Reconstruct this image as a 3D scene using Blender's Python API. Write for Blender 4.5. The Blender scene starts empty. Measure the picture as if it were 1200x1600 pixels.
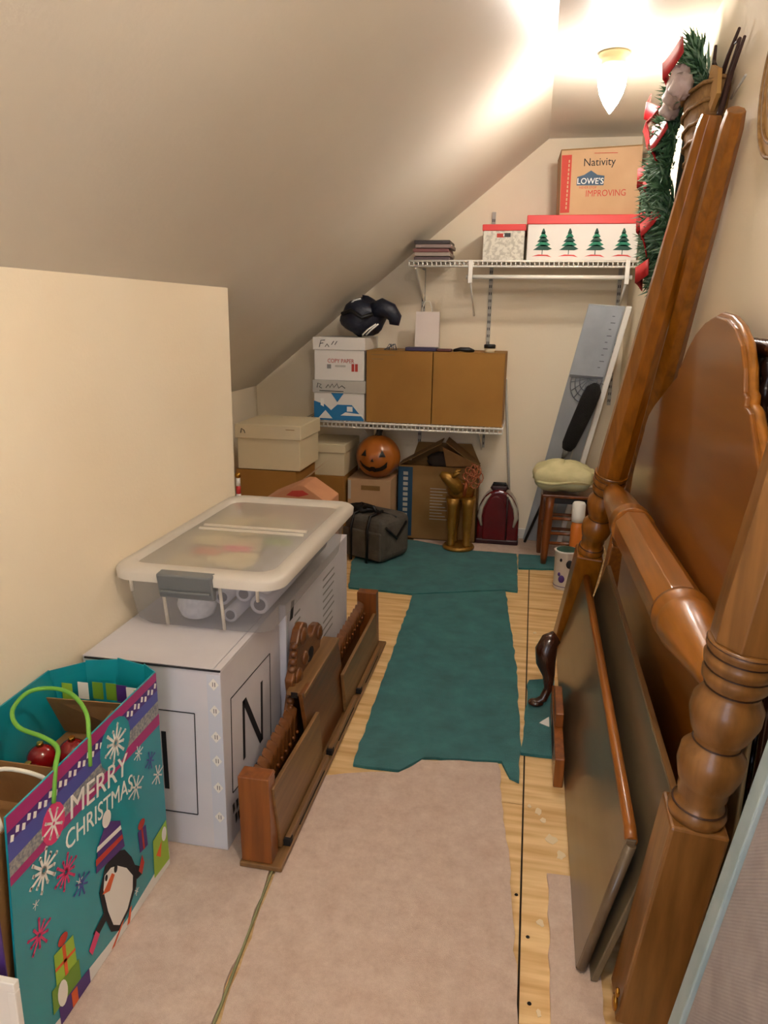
import bpy, bmesh, math, random
from mathutils import Matrix, Vector, Euler
random.seed(7)
PI = math.pi
sc = bpy.context.scene
col = sc.collection

# ------------------------------------------------------------ camera
cam_d = bpy.data.cameras.new('camera'); cam = bpy.data.objects.new('camera', cam_d); col.objects.link(cam)
cam_d.sensor_fit = 'VERTICAL'; cam_d.sensor_height = 36.0; cam_d.lens = 1170 * 36.0 / 1600.0
cam_d.clip_start = 0.02
cam.matrix_world = Matrix([[0.981207, -0.063567, 0.182186], [0.192353, 0.247543, -0.949591], [0.015263, 0.966789, 0.255118]]).to_4x4()
cam.matrix_world.translation = (0, 0, 1.42)
sc.camera = cam
# ------------------------------------------------------------ world, lights, exposure
w = bpy.data.worlds.new('world'); sc.world = w; w.use_nodes = True
w.node_tree.nodes['Background'].inputs[0].default_value = (0.75, 0.82, 1.0, 1)
w.node_tree.nodes['Background'].inputs[1].default_value = 0.25
ld = bpy.data.lights.new('doorway_daylight', 'AREA'); ld.shape = 'RECTANGLE'; ld.size = 0.8; ld.size_y = 1.7
ld.energy = 2.8; ld.color = (0.76, 0.84, 1.0)
lo = bpy.data.objects.new('doorway_daylight', ld); col.objects.link(lo)
lo.location = (-0.42, -1.28, 1.1); lo.rotation_euler = (PI / 2, 0, 0)      # the landing beyond the open door
BULB = 46.0; BULB2 = 62.0
vs = sc.view_settings
vs.view_transform = 'Standard'; vs.look = 'None'; vs.exposure = 2.05; vs.gamma = 1.0; vs.use_curve_mapping = False

# ------------------------------------------------------------ materials
def srgb(c):
    if isinstance(c, str):
        c = tuple(int(c[i:i + 2], 16) / 255 for i in (0, 2, 4))
    return tuple((x / 12.92 if x <= .04045 else ((x + .055) / 1.055) ** 2.4) for x in c) + (1,)
MATS = {}
def mat(name, c, c2=None, rough=.6, scale=(6, 6, 6), bump=0., bscale=None, coat=0., metal=0., detail=4, lo=.35, hi=.65, spec=.5, sheen=0., nrough=.5):
    if name in MATS: return MATS[name]
    m = bpy.data.materials.new(name); m.use_nodes = True; nt = m.node_tree; N = nt.nodes; L = nt.links
    b = N['Principled BSDF']; b.inputs['Roughness'].default_value = rough; b.inputs['Metallic'].default_value = metal
    b.inputs['Coat Weight'].default_value = coat; b.inputs['Coat Roughness'].default_value = .12
    b.inputs['Specular IOR Level'].default_value = spec
    if sheen: b.inputs['Sheen Weight'].default_value = sheen
    b.inputs['Base Color'].default_value = srgb(c)
    tc = N.new('ShaderNodeTexCoord')
    if c2 is not None:
        mp = N.new('ShaderNodeMapping'); mp.inputs['Scale'].default_value = scale
        nz = N.new('ShaderNodeTexNoise'); nz.inputs['Scale'].default_value = 1.; nz.inputs['Detail'].default_value = detail; nz.inputs['Roughness'].default_value = nrough
        cr = N.new('ShaderNodeValToRGB'); cr.color_ramp.elements[0].position = lo; cr.color_ramp.elements[1].position = hi
        cr.color_ramp.elements[0].color = srgb(c); cr.color_ramp.elements[1].color = srgb(c2)
        L.new(tc.outputs['Object'], mp.inputs[0]); L.new(mp.outputs[0], nz.inputs['Vector']); L.new(nz.outputs[0], cr.inputs[0])
        L.new(cr.outputs[0], b.inputs['Base Color'])
    if bump:
        mp2 = N.new('ShaderNodeMapping'); mp2.inputs['Scale'].default_value = bscale or scale
        n2 = N.new('ShaderNodeTexNoise'); n2.inputs['Scale'].default_value = 1.; n2.inputs['Detail'].default_value = 3
        bp = N.new('ShaderNodeBump'); bp.inputs['Strength'].default_value = bump; bp.inputs['Distance'].default_value = .01
        L.new(tc.outputs['Object'], mp2.inputs[0]); L.new(mp2.outputs[0], n2.inputs['Vector']); L.new(n2.outputs[0], bp.inputs['Height'])
        L.new(bp.outputs[0], b.inputs['Normal'])
    MATS[name] = m
    return m
def wood(name, c, c2, axis='z', rough=.32, coat=.35, s=1.):
    k = {'x': (3 * s, 45 * s, 45 * s), 'y': (45 * s, 3 * s, 45 * s), 'z': (45 * s, 45 * s, 3 * s)}[axis]
    return mat(name, c, c2, rough=rough, scale=k, coat=coat, detail=6, bump=.03, lo=.3, hi=.7)
def plastic_clear(name, c, alpha, rough=.3):
    m = bpy.data.materials.new(name); m.use_nodes = True; nt = m.node_tree; N = nt.nodes; L = nt.links
    b = N['Principled BSDF']; b.inputs['Base Color'].default_value = srgb(c); b.inputs['Roughness'].default_value = rough
    t = N.new('ShaderNodeBsdfTransparent'); t.inputs[0].default_value = (.93, .94, .95, 1)
    tl = N.new('ShaderNodeBsdfTranslucent'); tl.inputs[0].default_value = srgb(c)
    a = N.new('ShaderNodeMixShader'); a.inputs[0].default_value = .35
    L.new(b.outputs[0], a.inputs[1]); L.new(tl.outputs[0], a.inputs[2])
    x = N.new('ShaderNodeMixShader'); x.inputs[0].default_value = alpha
    L.new(t.outputs[0], x.inputs[1]); L.new(a.outputs[0], x.inputs[2])
    L.new(x.outputs[0], N['Material Output'].inputs[0]); MATS[name] = m
    return m
def emit(name, c, s):
    m = bpy.data.materials.new(name); m.use_nodes = True; nt = m.node_tree
    b = nt.nodes['Principled BSDF']; b.inputs['Base Color'].default_value = srgb('ffffff')
    b.inputs['Emission Color'].default_value = c; b.inputs['Emission Strength'].default_value = s
    return m

M = dict(
    wall=mat('cream_wall_paint', 'efe0c4', 'f1e4ca', rough=.7, scale=(2, 2, 2), bump=.06, bscale=(90, 90, 90)),
    ceil=mat('ceiling_paint', 'e0d8ca', 'e3dccf', rough=.42, scale=(2, 2, 2), bump=.05, bscale=(60, 60, 60)),
    trim=mat('white_trim', 'e6e2d8', rough=.5),
    ply=mat('plywood', 'ecca92', 'c99a5c', rough=.6, scale=(3, 34, 4), detail=5, lo=.38, hi=.72),
    sub=mat('subfloor_dark', '2a1c10', rough=.9),
    beige=mat('beige_carpet', 'f6ddc9', 'dab9a2', rough=1., scale=(18, 18, 18), detail=12, nrough=.85, bump=.7, bscale=(650, 650, 650), sheen=.25, spec=.1),
    seam=mat('seam_thread', '8d8a62', rough=.9),
    teal=mat('teal_carpet', '37898a', '246c70', rough=1., scale=(9, 9, 9), detail=10, nrough=.72, bump=.8, bscale=(500, 500, 500), sheen=.2, spec=.1),
    white=mat('white_card', 'dfdad2', rough=.6),
    wbox=mat('white_box_board', 'd9d6da', 'cfccd2', rough=.55, scale=(5, 5, 5)),
    cream=mat('cream_card', 'd8c9a6', rough=.65),
    wire=mat('white_wire', 'eae6dc', rough=.35),
    brown=mat('brown_cardboard', 'a0722e', '956827', rough=.75, scale=(3, 3, 3)),
    tan=mat('tan_cardboard', 'c4a07a', 'b8946d', rough=.75, scale=(4, 4, 4)),
    dtan=mat('dull_cardboard', '94703f', '85622f', rough=.8, scale=(4, 4, 4)),
    kraft=mat('kraft_paper', '9b7446', '8a6439', rough=.75, scale=(9, 9, 9), bump=.3, bscale=(30, 30, 30)),
    black=mat('black', '0d0c0c', rough=.45), ink=mat('black_ink', '17151a', rough=.7),
    red=mat('red_card', 'd23a37', rough=.5), dred=mat('red_print', 'b8392b', rough=.7),
    green=mat('green_print', '1f7a5c', rough=.7), dgreen=mat('dark_green_print', '20493c', rough=.7),
    blue=mat('blue_print', '1672a8', rough=.55), navyp=mat('navy_print', '2c4a63', rough=.6), grey=mat('grey_print', '8b8b88', rough=.6),
    lgrey=mat('light_grey_print', 'b6b2a8', rough=.6), purple=mat('purple_print', '4b2b78', rough=.5), magenta=mat('magenta_print', 'a4266f', rough=.45),
    indigo=mat('indigo_print', '4a50a0', rough=.45), steel=mat('grey_pattern_print', '6d7580', 'a5a39a', rough=.5, scale=(160, 160, 160)),
    tealp=mat('teal_paper', '1397a3', '118c99', rough=.3, scale=(3, 3, 3), coat=.3), pink=mat('pink_print', 'd83a72', rough=.5),
    lime=mat('lime_print', '9cc23a', rough=.5), olive=mat('olive_print', '6f9a2c', rough=.5), orange=mat('orange_print', 'e2602a', rough=.5),
    snow=mat('white_print', 'ece9e2', rough=.5), cordg=mat('lime_cord', '6fae3c', rough=.5), cordw=mat('white_cord', 'e0d9c8', rough=.6),
    bauble=mat('red_glass', '8a0f12', rough=.12, coat=.6), gbauble=mat('green_glass', '1d4a22', rough=.15, coat=.5),
    honey=wood('honey_wood', 'a06012', '784606', 'z', coat=.5), honeyy=wood('honey_wood_along', 'a8661c', '845009', 'y', coat=.5),
    oak=wood('oak_post', '8c5e2c', '6c4519', 'z', rough=.38), head=wood('headboard_veneer', '8f560f', '754006', 'y', rough=.36, s=.25),
    leaf=wood('sheen_greyed_veneer', '6b5a44', '5c4c38', 'y', rough=.28, s=.35), leafedge=wood('amber_edge', 'a8641e', '8a4c12', 'y'),  # leaf: grey reflection of the dim wall mixed into the brown veneer colour
    leafb=wood('dull_veneer', '6d5f48', '5d503b', 'y', rough=.35, s=.35),  # brown likewise greyed in its colour to suggest the reflected wall
    carve=wood('carved_oak', '7c4a1f', '5a3212', 'y', rough=.4, coat=.2), carvel=wood('carved_oak_light', '8a6438', '6e4e2a', 'y', rough=.45, coat=.2),
    carvep=wood('carved_oak_post', '92521a', '70390c', 'z', rough=.35), darkwood=wood('dark_mahogany', '4a2412', '2f150a', 'z', rough=.25, coat=.6),
    grooved=mat('groove_dark', '3a1d08', rough=.5), slot=mat('dark_slot', '120b06', rough=.9), brass=mat('brass', 'b98a3a', rough=.25, metal=1.), gold=mat('gold_leaf', 'a87c34', '8c6420', rough=.38, metal=.55, scale=(12, 12, 12)),
    pumpkin=mat('orange_ceramic', 'ab6220', '97521a', rough=.3, scale=(6, 6, 6), coat=.4), stem=mat('dark_stem', '2a2418', rough=.7),
    duffel=mat('charcoal_nylon', '5c564d', '4a453e', rough=.7, scale=(12, 12, 12), bump=.3, bscale=(60, 60, 60)),
    navy=mat('navy_nylon', '131726', '1d2233', rough=.45, scale=(9, 9, 9), bump=.5, bscale=(25, 25, 25)),
    wine=mat('burgundy_shell', '6a0d14', '560910', rough=.2, scale=(4, 4, 4), coat=.6), wined=mat('dark_burgundy', '2e0a0e', rough=.35), silver=mat('silver_trim', 'b7ae9c', rough=.4),
    greyb=mat('grey_foil_board', 'a8acae', '9a9fa3', rough=.4, scale=(8, 8, 2)), greys=mat('grey_sheet', 'a6adb4', '99a0a8', rough=.5, scale=(10, 10, 10)),
    dgrey=mat('dark_grey_wire', '60646a', rough=.5), cushion=mat('cream_cushion', 'd8cf9f', 'cbc392', rough=.8, scale=(14, 14, 14), bump=.3, bscale=(50, 50, 50)),
    cushg=mat('sage_cushion', 'a9ab8c', rough=.85), stool=wood('stool_wood', '8a4a1a', '6a340f', 'z'),
    bristle=mat('black_bristle', '0b0b0c', rough=.9, bump=.8, bscale=(200, 200, 200)), salmon=mat('salmon_plastic', 'd0705c', rough=.4),
    canw=mat('white_tin', 'd8d3cb', rough=.4), orangeb=mat('orange_bottle', 'd5792a', rough=.35),
    needle=mat('garland_needles', '2c5230', '48724a', rough=.7, scale=(30, 30, 30)), needle2=mat('garland_needles_light', '5d8462', '84a288', rough=.7, scale=(30, 30, 30)),
    ribbon=mat('red_velvet_ribbon', 'bb1c22', 'a01319', rough=.45, scale=(20, 20, 20)), wicker=mat('wicker', '9c7440', '7d5a2c', rough=.7, scale=(60, 60, 60)),
    bow=mat('mauve_white_bow', 'cfc0bb', 'bfa9a6', rough=.7, scale=(16, 16, 16)), twig=mat('dark_twig', '3a211a', rough=.7), starc=mat('tan_felt', 'b48a4c', rough=.8),
    black_twist=wood('ebonised_spindle', '2b150c', '1a0c06', 'z'), creamf=mat('cream_fabric', 'e0cfa2', rough=.8),
    fabric=mat('grey_ribbed_fabric', 'a39a97', '958c8a', rough=.9, scale=(20, 20, 20)), piping=mat('pale_blue_edging', 'a3b3b6', '93a7ab', rough=.5, scale=(14, 14, 14)),
    latch=mat('grey_latch', '6f7273', rough=.4), roll=mat('grey_roll', 'b4b3bd', rough=.6), rolld=mat('roll_core', '55545c', rough=.8),
    bulbw=mat('white_ornament', 'e9e9ee', 'd2d2da', rough=.4, scale=(60, 60, 60)), tissue=mat('tissue_paper', 'cdbf98', 'b9a77c', rough=.8, scale=(7, 7, 7)),
    pinkc=mat('peach_carton', 'c98f66', 'bb7f58', rough=.7, scale=(5, 5, 5)), copper=mat('copper_ribbon', 'a8603c', rough=.35, metal=.5),
    socket=mat('fixture_collar', 'cdbd8e', rough=.3, coat=.4), bone=mat('floral_fabric', 'd6d2c4', 'b5b0a2', rough=.7, scale=(70, 70, 70), lo=.45, hi=.6),
    mag=mat('magazine_paper', '8d6d66', '6b5a5a', rough=.5, scale=(3, 3, 160)), glue=mat('glue_spot', 'e3cfa9', rough=.5),
    tape=mat('blue_tape', 'cdd0da', rough=.3), lid=None, bin=None)
M['bin'] = plastic_clear('frosted_plastic', 'd6d4d6', .26)
M['lid'] = plastic_clear('milky_lid_plastic', 'efe9da', .50, .35)
M['rim'] = plastic_clear('lid_rim_plastic', 'f4ede0', .88, .35)
M['glow'] = emit('lit_glass', (1.0, 0.93, 0.87, 1), BULB)
M['glow_dim'] = emit('dim_glass_neck', (1.0, 0.93, 0.87, 1), 3.0)
M['glow2'] = emit('lit_glass_door', (1.0, 0.92, 0.86, 1), BULB2)
# ribs on the padded panel
def ribs(m):
    nt = m.node_tree; N = nt.nodes; L = nt.links
    tc = N.new('ShaderNodeTexCoord'); wv = N.new('ShaderNodeTexWave'); wv.bands_direction = 'DIAGONAL'; wv.inputs['Scale'].default_value = 85
    bp = N.new('ShaderNodeBump'); bp.inputs['Strength'].default_value = .4; bp.inputs['Distance'].default_value = .0015
    L.new(tc.outputs['Object'], wv.inputs['Vector']); L.new(wv.outputs['Fac'], bp.inputs['Height']); L.new(bp.outputs[0], N['Principled BSDF'].inputs['Normal'])
ribs(M['fabric'])

# ------------------------------------------------------------ geometry helpers
class MB:
    def __init__(s): s.v = []; s.f = []; s.sm = []
    def add(s, vs, fs, smooth=False, T=None):
        o = len(s.v)
        s.v += [tuple(T @ Vector(p)) if T else tuple(p) for p in vs]
        s.f += [tuple(i + o for i in f) for f in fs]; s.sm += [smooth] * len(fs); return s
    def box(s, x0, x1, y0, y1, z0, z1, T=None):
        v = [(x, y, z) for x in (x0, x1) for y in (y0, y1) for z in (z0, z1)]
        return s.add(v, [(0, 1, 3, 2), (4, 6, 7, 5), (0, 4, 5, 1), (2, 3, 7, 6), (0, 2, 6, 4), (1, 5, 7, 3)], False, T)
    def hexa(s, b, t, T=None):      # four bottom, four top points
        v = list(b) + list(t)
        return s.add(v, [(3, 2, 1, 0), (4, 5, 6, 7), (0, 1, 5, 4), (1, 2, 6, 5), (2, 3, 7, 6), (3, 0, 4, 7)], False, T)
    def prism(s, poly, axis, a, b, T=None):
        n = len(poly)
        def p3(p, c): return {'x': (c, p[0], p[1]), 'y': (p[0], c, p[1]), 'z': (p[0], p[1], c)}[axis]
        v = [p3(p, a) for p in poly] + [p3(p, b) for p in poly]
        f = [tuple(reversed(range(n))), tuple(range(n, 2 * n))] + [(i, (i + 1) % n, n + (i + 1) % n, n + i) for i in range(n)]
        return s.add(v, f, False, T)
    def rings(s, rs, cap=True, smooth=True, T=None):
        n = len(rs[0]); v = [p for r in rs for p in r]; f = []
        for k in range(len(rs) - 1):
            for i in range(n):
                j = (i + 1) % n; f.append((k * n + i, k * n + j, (k + 1) * n + j, (k + 1) * n + i))
        s.add(v, f, smooth, T)
        if cap:
            o = len(s.v) - len(v)
            s.f += [tuple(o + i for i in reversed(range(n))), tuple(o + (len(rs) - 1) * n + i for i in range(n))]; s.sm += [False, False]
        return s
    def lathe(s, p0, p1, prof, n=20, rot=0., smooth=True):    # prof: (t in 0..1 or metres along, radius)
        p0 = Vector(p0); p1 = Vector(p1); d = (p1 - p0); L = d.length; d.normalize()
        u = d.orthogonal() if abs(d.z) < .9 else Vector((1, 0, 0)); u = (u - d * u.dot(d)).normalized(); w_ = d.cross(u)
        rs = []
        for t, r in prof:
            c = p0 + d * (t * L)
            rs.append([tuple(c + (u * math.cos(a) + w_ * math.sin(a)) * r) for a in (rot + 2 * PI * i / n for i in range(n))])
        return s.rings(rs, True, smooth)
    def tube(s, pts, r, n=8, closed=False, smooth=True):
        P = [Vector(p) for p in pts]; m = len(P); rs = []
        rr = r if hasattr(r, '__len__') else [r] * m
        up = None
        for i in range(m):
            if closed: t = P[(i + 1) % m] - P[i - 1]
            else: t = P[min(i + 1, m - 1)] - P[max(i - 1, 0)]
            t.normalize()
            if up is None: up = t.orthogonal().normalized()
            up = (up - t * up.dot(t)).normalized(); b = t.cross(up)
            rs.append([tuple(P[i] + (up * math.cos(a) + b * math.sin(a)) * rr[i]) for a in (2 * PI * k / n for k in range(n))])
        if closed: rs.append(rs[0])
        return s.rings(rs, not closed, smooth)
    def ball(s, c, r, n=16, m=10, fn=None):
        rx, ry, rz = r if hasattr(r, '__len__') else (r, r, r); rs = []
        for k in range(m + 1):
            th = -PI / 2 + PI * k / m; ct = max(math.cos(th), .001)
            ring = []
            for i in range(n):
                a = 2 * PI * i / n; q = fn(a, th) if fn else 1.
                ring.append((c[0] + rx * ct * math.cos(a) * q, c[1] + ry * ct * math.sin(a) * q, c[2] + rz * math.sin(th) * q))
            rs.append(ring)
        return s.rings(rs, True, True)
    def build(s, name, m, parent=None, bevel=0., seg=2, T=None, sub=0):
        me = bpy.data.meshes.new(name); me.from_pydata(s.v, [], s.f)
        for p, q in zip(me.polygons, s.sm): p.use_smooth = q
        if T is not None: me.transform(T)
        bm = bmesh.new(); bm.from_mesh(me)
        bmesh.ops.recalc_face_normals(bm, faces=bm.faces)
        if bevel:
            es = [e for e in bm.edges if len(e.link_faces) == 2 and e.calc_face_angle(0) > .5]
            bmesh.ops.bevel(bm, geom=es, offset=bevel, segments=seg, profile=.5, affect='EDGES', clamp_overlap=True)
            if bevel > .004:
                for f in bm.faces: f.smooth = f.smooth or False
        bm.to_mesh(me); bm.free()
        me.materials.append(M[m] if isinstance(m, str) else m)
        o = bpy.data.objects.new(name, me); col.objects.link(o)
        if parent is not None: adopt(o, parent)
        return o
def curve(pts, k=5):     # Catmull-Rom through the points
    P = [Vector(p) for p in pts]; out = []
    for i in range(len(P) - 1):
        a, b, c, d = P[max(i - 1, 0)], P[i], P[i + 1], P[min(i + 2, len(P) - 1)]
        for j in range(k):
            t = j / k; out.append(.5 * ((2 * b) + (c - a) * t + (2 * a - 5 * b + 4 * c - d) * t * t + (3 * b - a - 3 * c + d) * t ** 3))
    out.append(P[-1]); return [tuple(p) for p in out]
def adopt(o, parent):
    o.parent = parent
    pw = Matrix.Identity(4); q = parent
    while q is not None:
        pw = q.matrix_parent_inverse.inverted() if False else pw; q = None
    o.matrix_parent_inverse = WORLD.get(parent.name, Matrix.Identity(4)).inverted()
WORLD = {}
def thing(name, label, cat, loc, group=None):
    o = bpy.data.objects.new(name, None); col.objects.link(o); o.location = loc; o.empty_display_size = .05
    WORLD[o.name] = Matrix.Translation(loc)
    return tag(o, label, cat, group)
def tag(o, label, cat, group=None, kind=None):
    o['label'] = label; o['category'] = cat
    if group: o['group'] = group
    if kind: o['kind'] = kind
    return o
def struct(o): o['kind'] = 'structure'; return o
def bx(name, m, x0, x1, y0, y1, z0, z1, parent=None, bevel=0., T=None): return MB().box(x0, x1, y0, y1, z0, z1).build(name, m, parent, bevel, T=T)
def text(s, size, m, name, parent, T, extrude=.0004, sx=1.):
    cu = bpy.data.curves.new('t', 'FONT'); cu.body = s; cu.size = size; cu.extrude = extrude; cu.align_x = 'CENTER'; cu.align_y = 'CENTER'; cu.resolution_u = 3
    o = bpy.data.objects.new('t', cu); col.objects.link(o)
    dg = bpy.context.evaluated_depsgraph_get(); me = bpy.data.meshes.new_from_object(o.evaluated_get(dg))
    bpy.data.objects.remove(o); bpy.data.curves.remove(cu)
    me.transform(T @ Matrix.Diagonal((sx, 1, 1, 1))); me.name = name; me.materials.clear(); me.materials.append(M[m])
    t = bpy.data.objects.new(name, me); col.objects.link(t)
    if parent is not None: adopt(t, parent)
    return t
def face_front(x, y, z, rot=0.):    # text plane seen from -Y
    return Matrix.Translation((x, y, z)) @ Matrix.Rotation(PI / 2, 4, 'X') @ Matrix.Rotation(rot, 4, 'Z')
def face_right(x, y, z, rot=0.):    # text plane seen from +X
    return Matrix.Translation((x, y, z)) @ Matrix.Rotation(PI / 2, 4, 'Z') @ Matrix.Rotation(PI / 2, 4, 'X') @ Matrix.Rotation(rot, 4, 'Z')
def jit(poly, k=.004, step=.04):
    out = []
    for i, a in enumerate(poly):
        b = poly[(i + 1) % len(poly)]; d = math.hypot(b[0] - a[0], b[1] - a[1]); n = max(1, int(d / step))
        for j in range(n):
            t = j / n; out.append((a[0] + (b[0] - a[0]) * t + random.uniform(-k, k), a[1] + (b[1] - a[1]) * t + random.uniform(-k, k)))
    return out
def scribble(pts, r, n=4): return MB().tube(pts, r, n)

# ------------------------------------------------------------ the room
CE = 2.415; XC = .011; MS = .808; XR = .528; YB = 4.82; YN = -1.2; XL = -1.115; YL = 2.70; XK = -1.81
def sz(x): return CE + MS * (x - XC)
fl = struct(bx('floor', 'sub', XK - .1, XR + .1, YN - .1, YB + .1, -.06, -.018))
for (x0, x1, y0, y1) in ((XK, .054, YN, 2.0), (XK, .054, 2.0035, YB), (.059, XR, YN, 2.36), (.059, XR, 2.3635, 3.6), (.059, XR, 3.604, YB)):
    bx('plywood_sheet', 'ply', x0, x1, y0, y1, -.018, 0, fl)
for (x, y, r) in ((.10, 1.98, .012), (.135, 1.86, .016), (.115, 1.94, .008), (.16, 1.8, .012), (.075, 2.0, .006), (.105, 1.55, .009), (.14, 3.05, .009), (.12, 2.6, .007), (.09, 3.3, .008), (.1, 1.3, .006)):
    MB().prism([(x + r * math.cos(a) * random.uniform(.6, 1.3), y + r * 1.4 * math.sin(a) * random.uniform(.6, 1.3)) for a in (i * PI / 5 for i in range(10))], 'z', 0, .0012).build('glue_spot', 'glue', fl)
for (x, y) in ((.045, 1.63), (.075, 1.5), (.08, 1.32)):
    MB().lathe((x, y, 0), (x, y, .0015), [(0, .005), (1, .004)], 8).build('nail_head', 'slot', fl)
struct(MB().prism([(XK, 0), (XR, 0), (XR, CE), (XC, CE), (XK, sz(XK))], 'y', YB, YB + .08).build('wall_back', 'wall'))
struct(bx('wall_right', 'wall', XR, XR + .08, YN, YB + .08, 0, CE))
struct(MB().prism([(YN, 0), (YL, 0), (YL, sz(XL)), (YN, sz(XL))], 'x', XL - .1, XL).build('wall_left', 'wall'))
struct(bx('wall_knee', 'wall', XK - .08, XK, YL - .6, YB + .08, 0, sz(XK) + .03))
struct(MB().prism([(XC, CE), (XR + .08, CE), (XR + .08, CE + .08), (XC, CE + .08)], 'y', YN, YB + .08).build('ceiling', 'ceil'))
struct(MB().prism([(XK - .08, sz(XK - .08)), (XC, CE), (XC, CE + .08), (XK - .08, sz(XK - .08) + .1)], 'y', YN, YB + .08).build('ceiling_slope', 'ceil'))
wf = MB()   # wall behind the camera with an open doorway
wf.prism([(XL, 0), (-.85, 0), (-.85, sz(-.85)), (XL, sz(XL))], 'y', YN - .08, YN)
wf.box(.02, XR, YN - .08, YN, 0, CE)
wf.prism([(-.85, 1.68), (.02, 1.98), (.02, CE), (XC, CE), (-.85, sz(-.85))], 'y', YN - .08, YN)
struct(wf.build('wall_front', 'wall'))
for (x0, x1) in ((XK + .01, .05), (.05, XR)):
    struct(bx('baseboard_back', 'trim', x0, x1, YB - .012, YB, 0, .075, bevel=.003))

# ------------------------------------------------------------ carpet remnants
def carpet(poly, m, label, h=.011, name='carpet_remnant'):
    o = MB().prism(jit(poly), 'z', .0005, h).build(name, m, bevel=0)
    tag(o, label, 'carpet'); return o
carpet([(-.026, 2.188), (-.15, 2.175), (-.273, 2.15), (-.334, 2.07), (-.46, 2.04), (-.575, 2.0), (-.573, 1.56), (-.545, 1.14), (-.50, -.9), (.12, -.9), (.056, 1.27), (.034, 1.62)], 'beige', 'beige carpet piece lying beside the teal runner with ragged edge')
carpet([(-.590, 2.0), (-1.1, 2.0), (-1.1, -.9), (-.516, -.9), (-.561, 1.14), (-.589, 1.56)], 'beige', 'beige carpet piece under the gift bag and white carton')
c_left = bpy.data.objects['carpet_remnant.001']
MB().tube([(-.5845, 2.0, .009), (-.5835, 1.56, .009), (-.5555, 1.14, .009), (-.5105, -.9, .009)], .0035, 6).build('seam_thread', 'seam', c_left)
carpet([(.124, 1.71), (.235, 1.72), (.235, -.9), (.125, -.9), (.122, 1.28)], 'beige', 'narrow beige carpet strip on plywood beneath the leaning board')
carpet([(-.69, 4.62), (-.30, 4.475), (-.02, 4.47), (.20, 4.47), (.50, 4.47), (.50, 4.8), (-.69, 4.8)], 'beige', 'beige carpet strip along the back wall under the red case')
carpet([(-.49, 2.08), (-.334, 2.084), (-.273, 2.168), (-.014, 2.205), (.012, 2.12), (.04, 2.104), (.042, 2.3), (.015, 2.9), (-.064, 3.80), (-.536, 3.632)], 'teal', 'long teal carpet runner down the middle of the floor')
carpet([(-.887, 3.661), (-.545, 3.643), (-.075, 3.812), (-.003, 3.803), (-.019, 4.461), (-.306, 4.465), (-.70, 4.60), (-.785, 4.60), (-.79, 4.425), (-.98, 4.42), (-.97, 4.07)], 'teal', 'wide teal carpet piece under the charcoal bag and gold figurine')
carpet([(-.009, 4.46), (.30, 4.46), (.30, 4.24), (-.005, 4.194)], 'teal', 'small teal carpet scrap under the front leg of the stool')
carpet([(.063, 2.80), (.165, 2.83), (.16, 2.27), (.046, 2.262)], 'teal', 'small teal carpet scrap beneath the carved cabriole leg')

# ------------------------------------------------------------ ceiling light
for (lx, ly, lab, gm) in ((.235, 3.37, 'lit flame-shaped white glass ceiling light with brass collar above the shelves', 'glow'), (.12, .6, 'lit flame-shaped glass ceiling light over the near end of the room', 'glow2')):
    lt = thing('ceiling_light', lab, 'light', (lx, ly, CE))
    MB().lathe((lx, ly, CE - .0005), (lx, ly, CE - .045), [(0, .058), (.25, .06), (.4, .05), (.6, .046), (.8, .047), (1, .04)], 28).build('collar', 'socket', lt)
    MB().lathe((lx, ly, CE - .043), (lx, ly, CE - .215), [(.0, .034), (.04, .046), (.12, .052), (.2, .0545)], 28).build('shade_neck', 'glow_dim', lt)
    MB().lathe((lx, ly, CE - .043), (lx, ly, CE - .215), [(.2, .054), (.4, .053), (.6, .044), (.8, .027), (.93, .011), (1, .002)], 28).build('glass_shade', gm, lt)

# ------------------------------------------------------------ boxes
def carton(name, label, x0, x1, y0, y1, z0, z1, m, group=None, flaps=True, cat='box', tape=None, seam='x'):
    t = thing(name, label, cat, ((x0 + x1) / 2, (y0 + y1) / 2, z0), group)
    b = bx('body', m, x0, x1, y0, y1, z0, z1 - .004, t, .003)
    if flaps:
        if seam == 'x':
            ym = (y0 + y1) / 2
            bx('flap', m, x0, x1, y0, ym - .001, z1 - .004, z1, t, .0008); bx('flap', m, x0, x1, ym + .001, y1, z1 - .004, z1, t, .0008)
        else:
            xm = (x0 + x1) / 2
            bx('flap', m, x0, xm - .001, y0, y1, z1 - .004, z1, t, .0008); bx('flap', m, xm + .001, x1, y0, y1, z1 - .004, z1, t, .0008)
    return t, b
def lidded(name, label, x0, x1, y0, y1, z0, zl, z1, m, ml, o=.008, cat='box', group=None):
    t = thing(name, label, cat, ((x0 + x1) / 2, (y0 + y1) / 2, z0), group)
    bx('body', m, x0, x1, y0, y1, z0, z1 - .005, t, .003)
    bx('lid', ml, x0 - o, x1 + o, y0 - o, y1 + o, zl, z1, t, .004)
    return t
def line_rect_right(x, y0, y1, z0, z1, yz, m, t, w_=.0022):  # outline printed on a +X face; yz: near/far top & bottom heights
    pass

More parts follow.
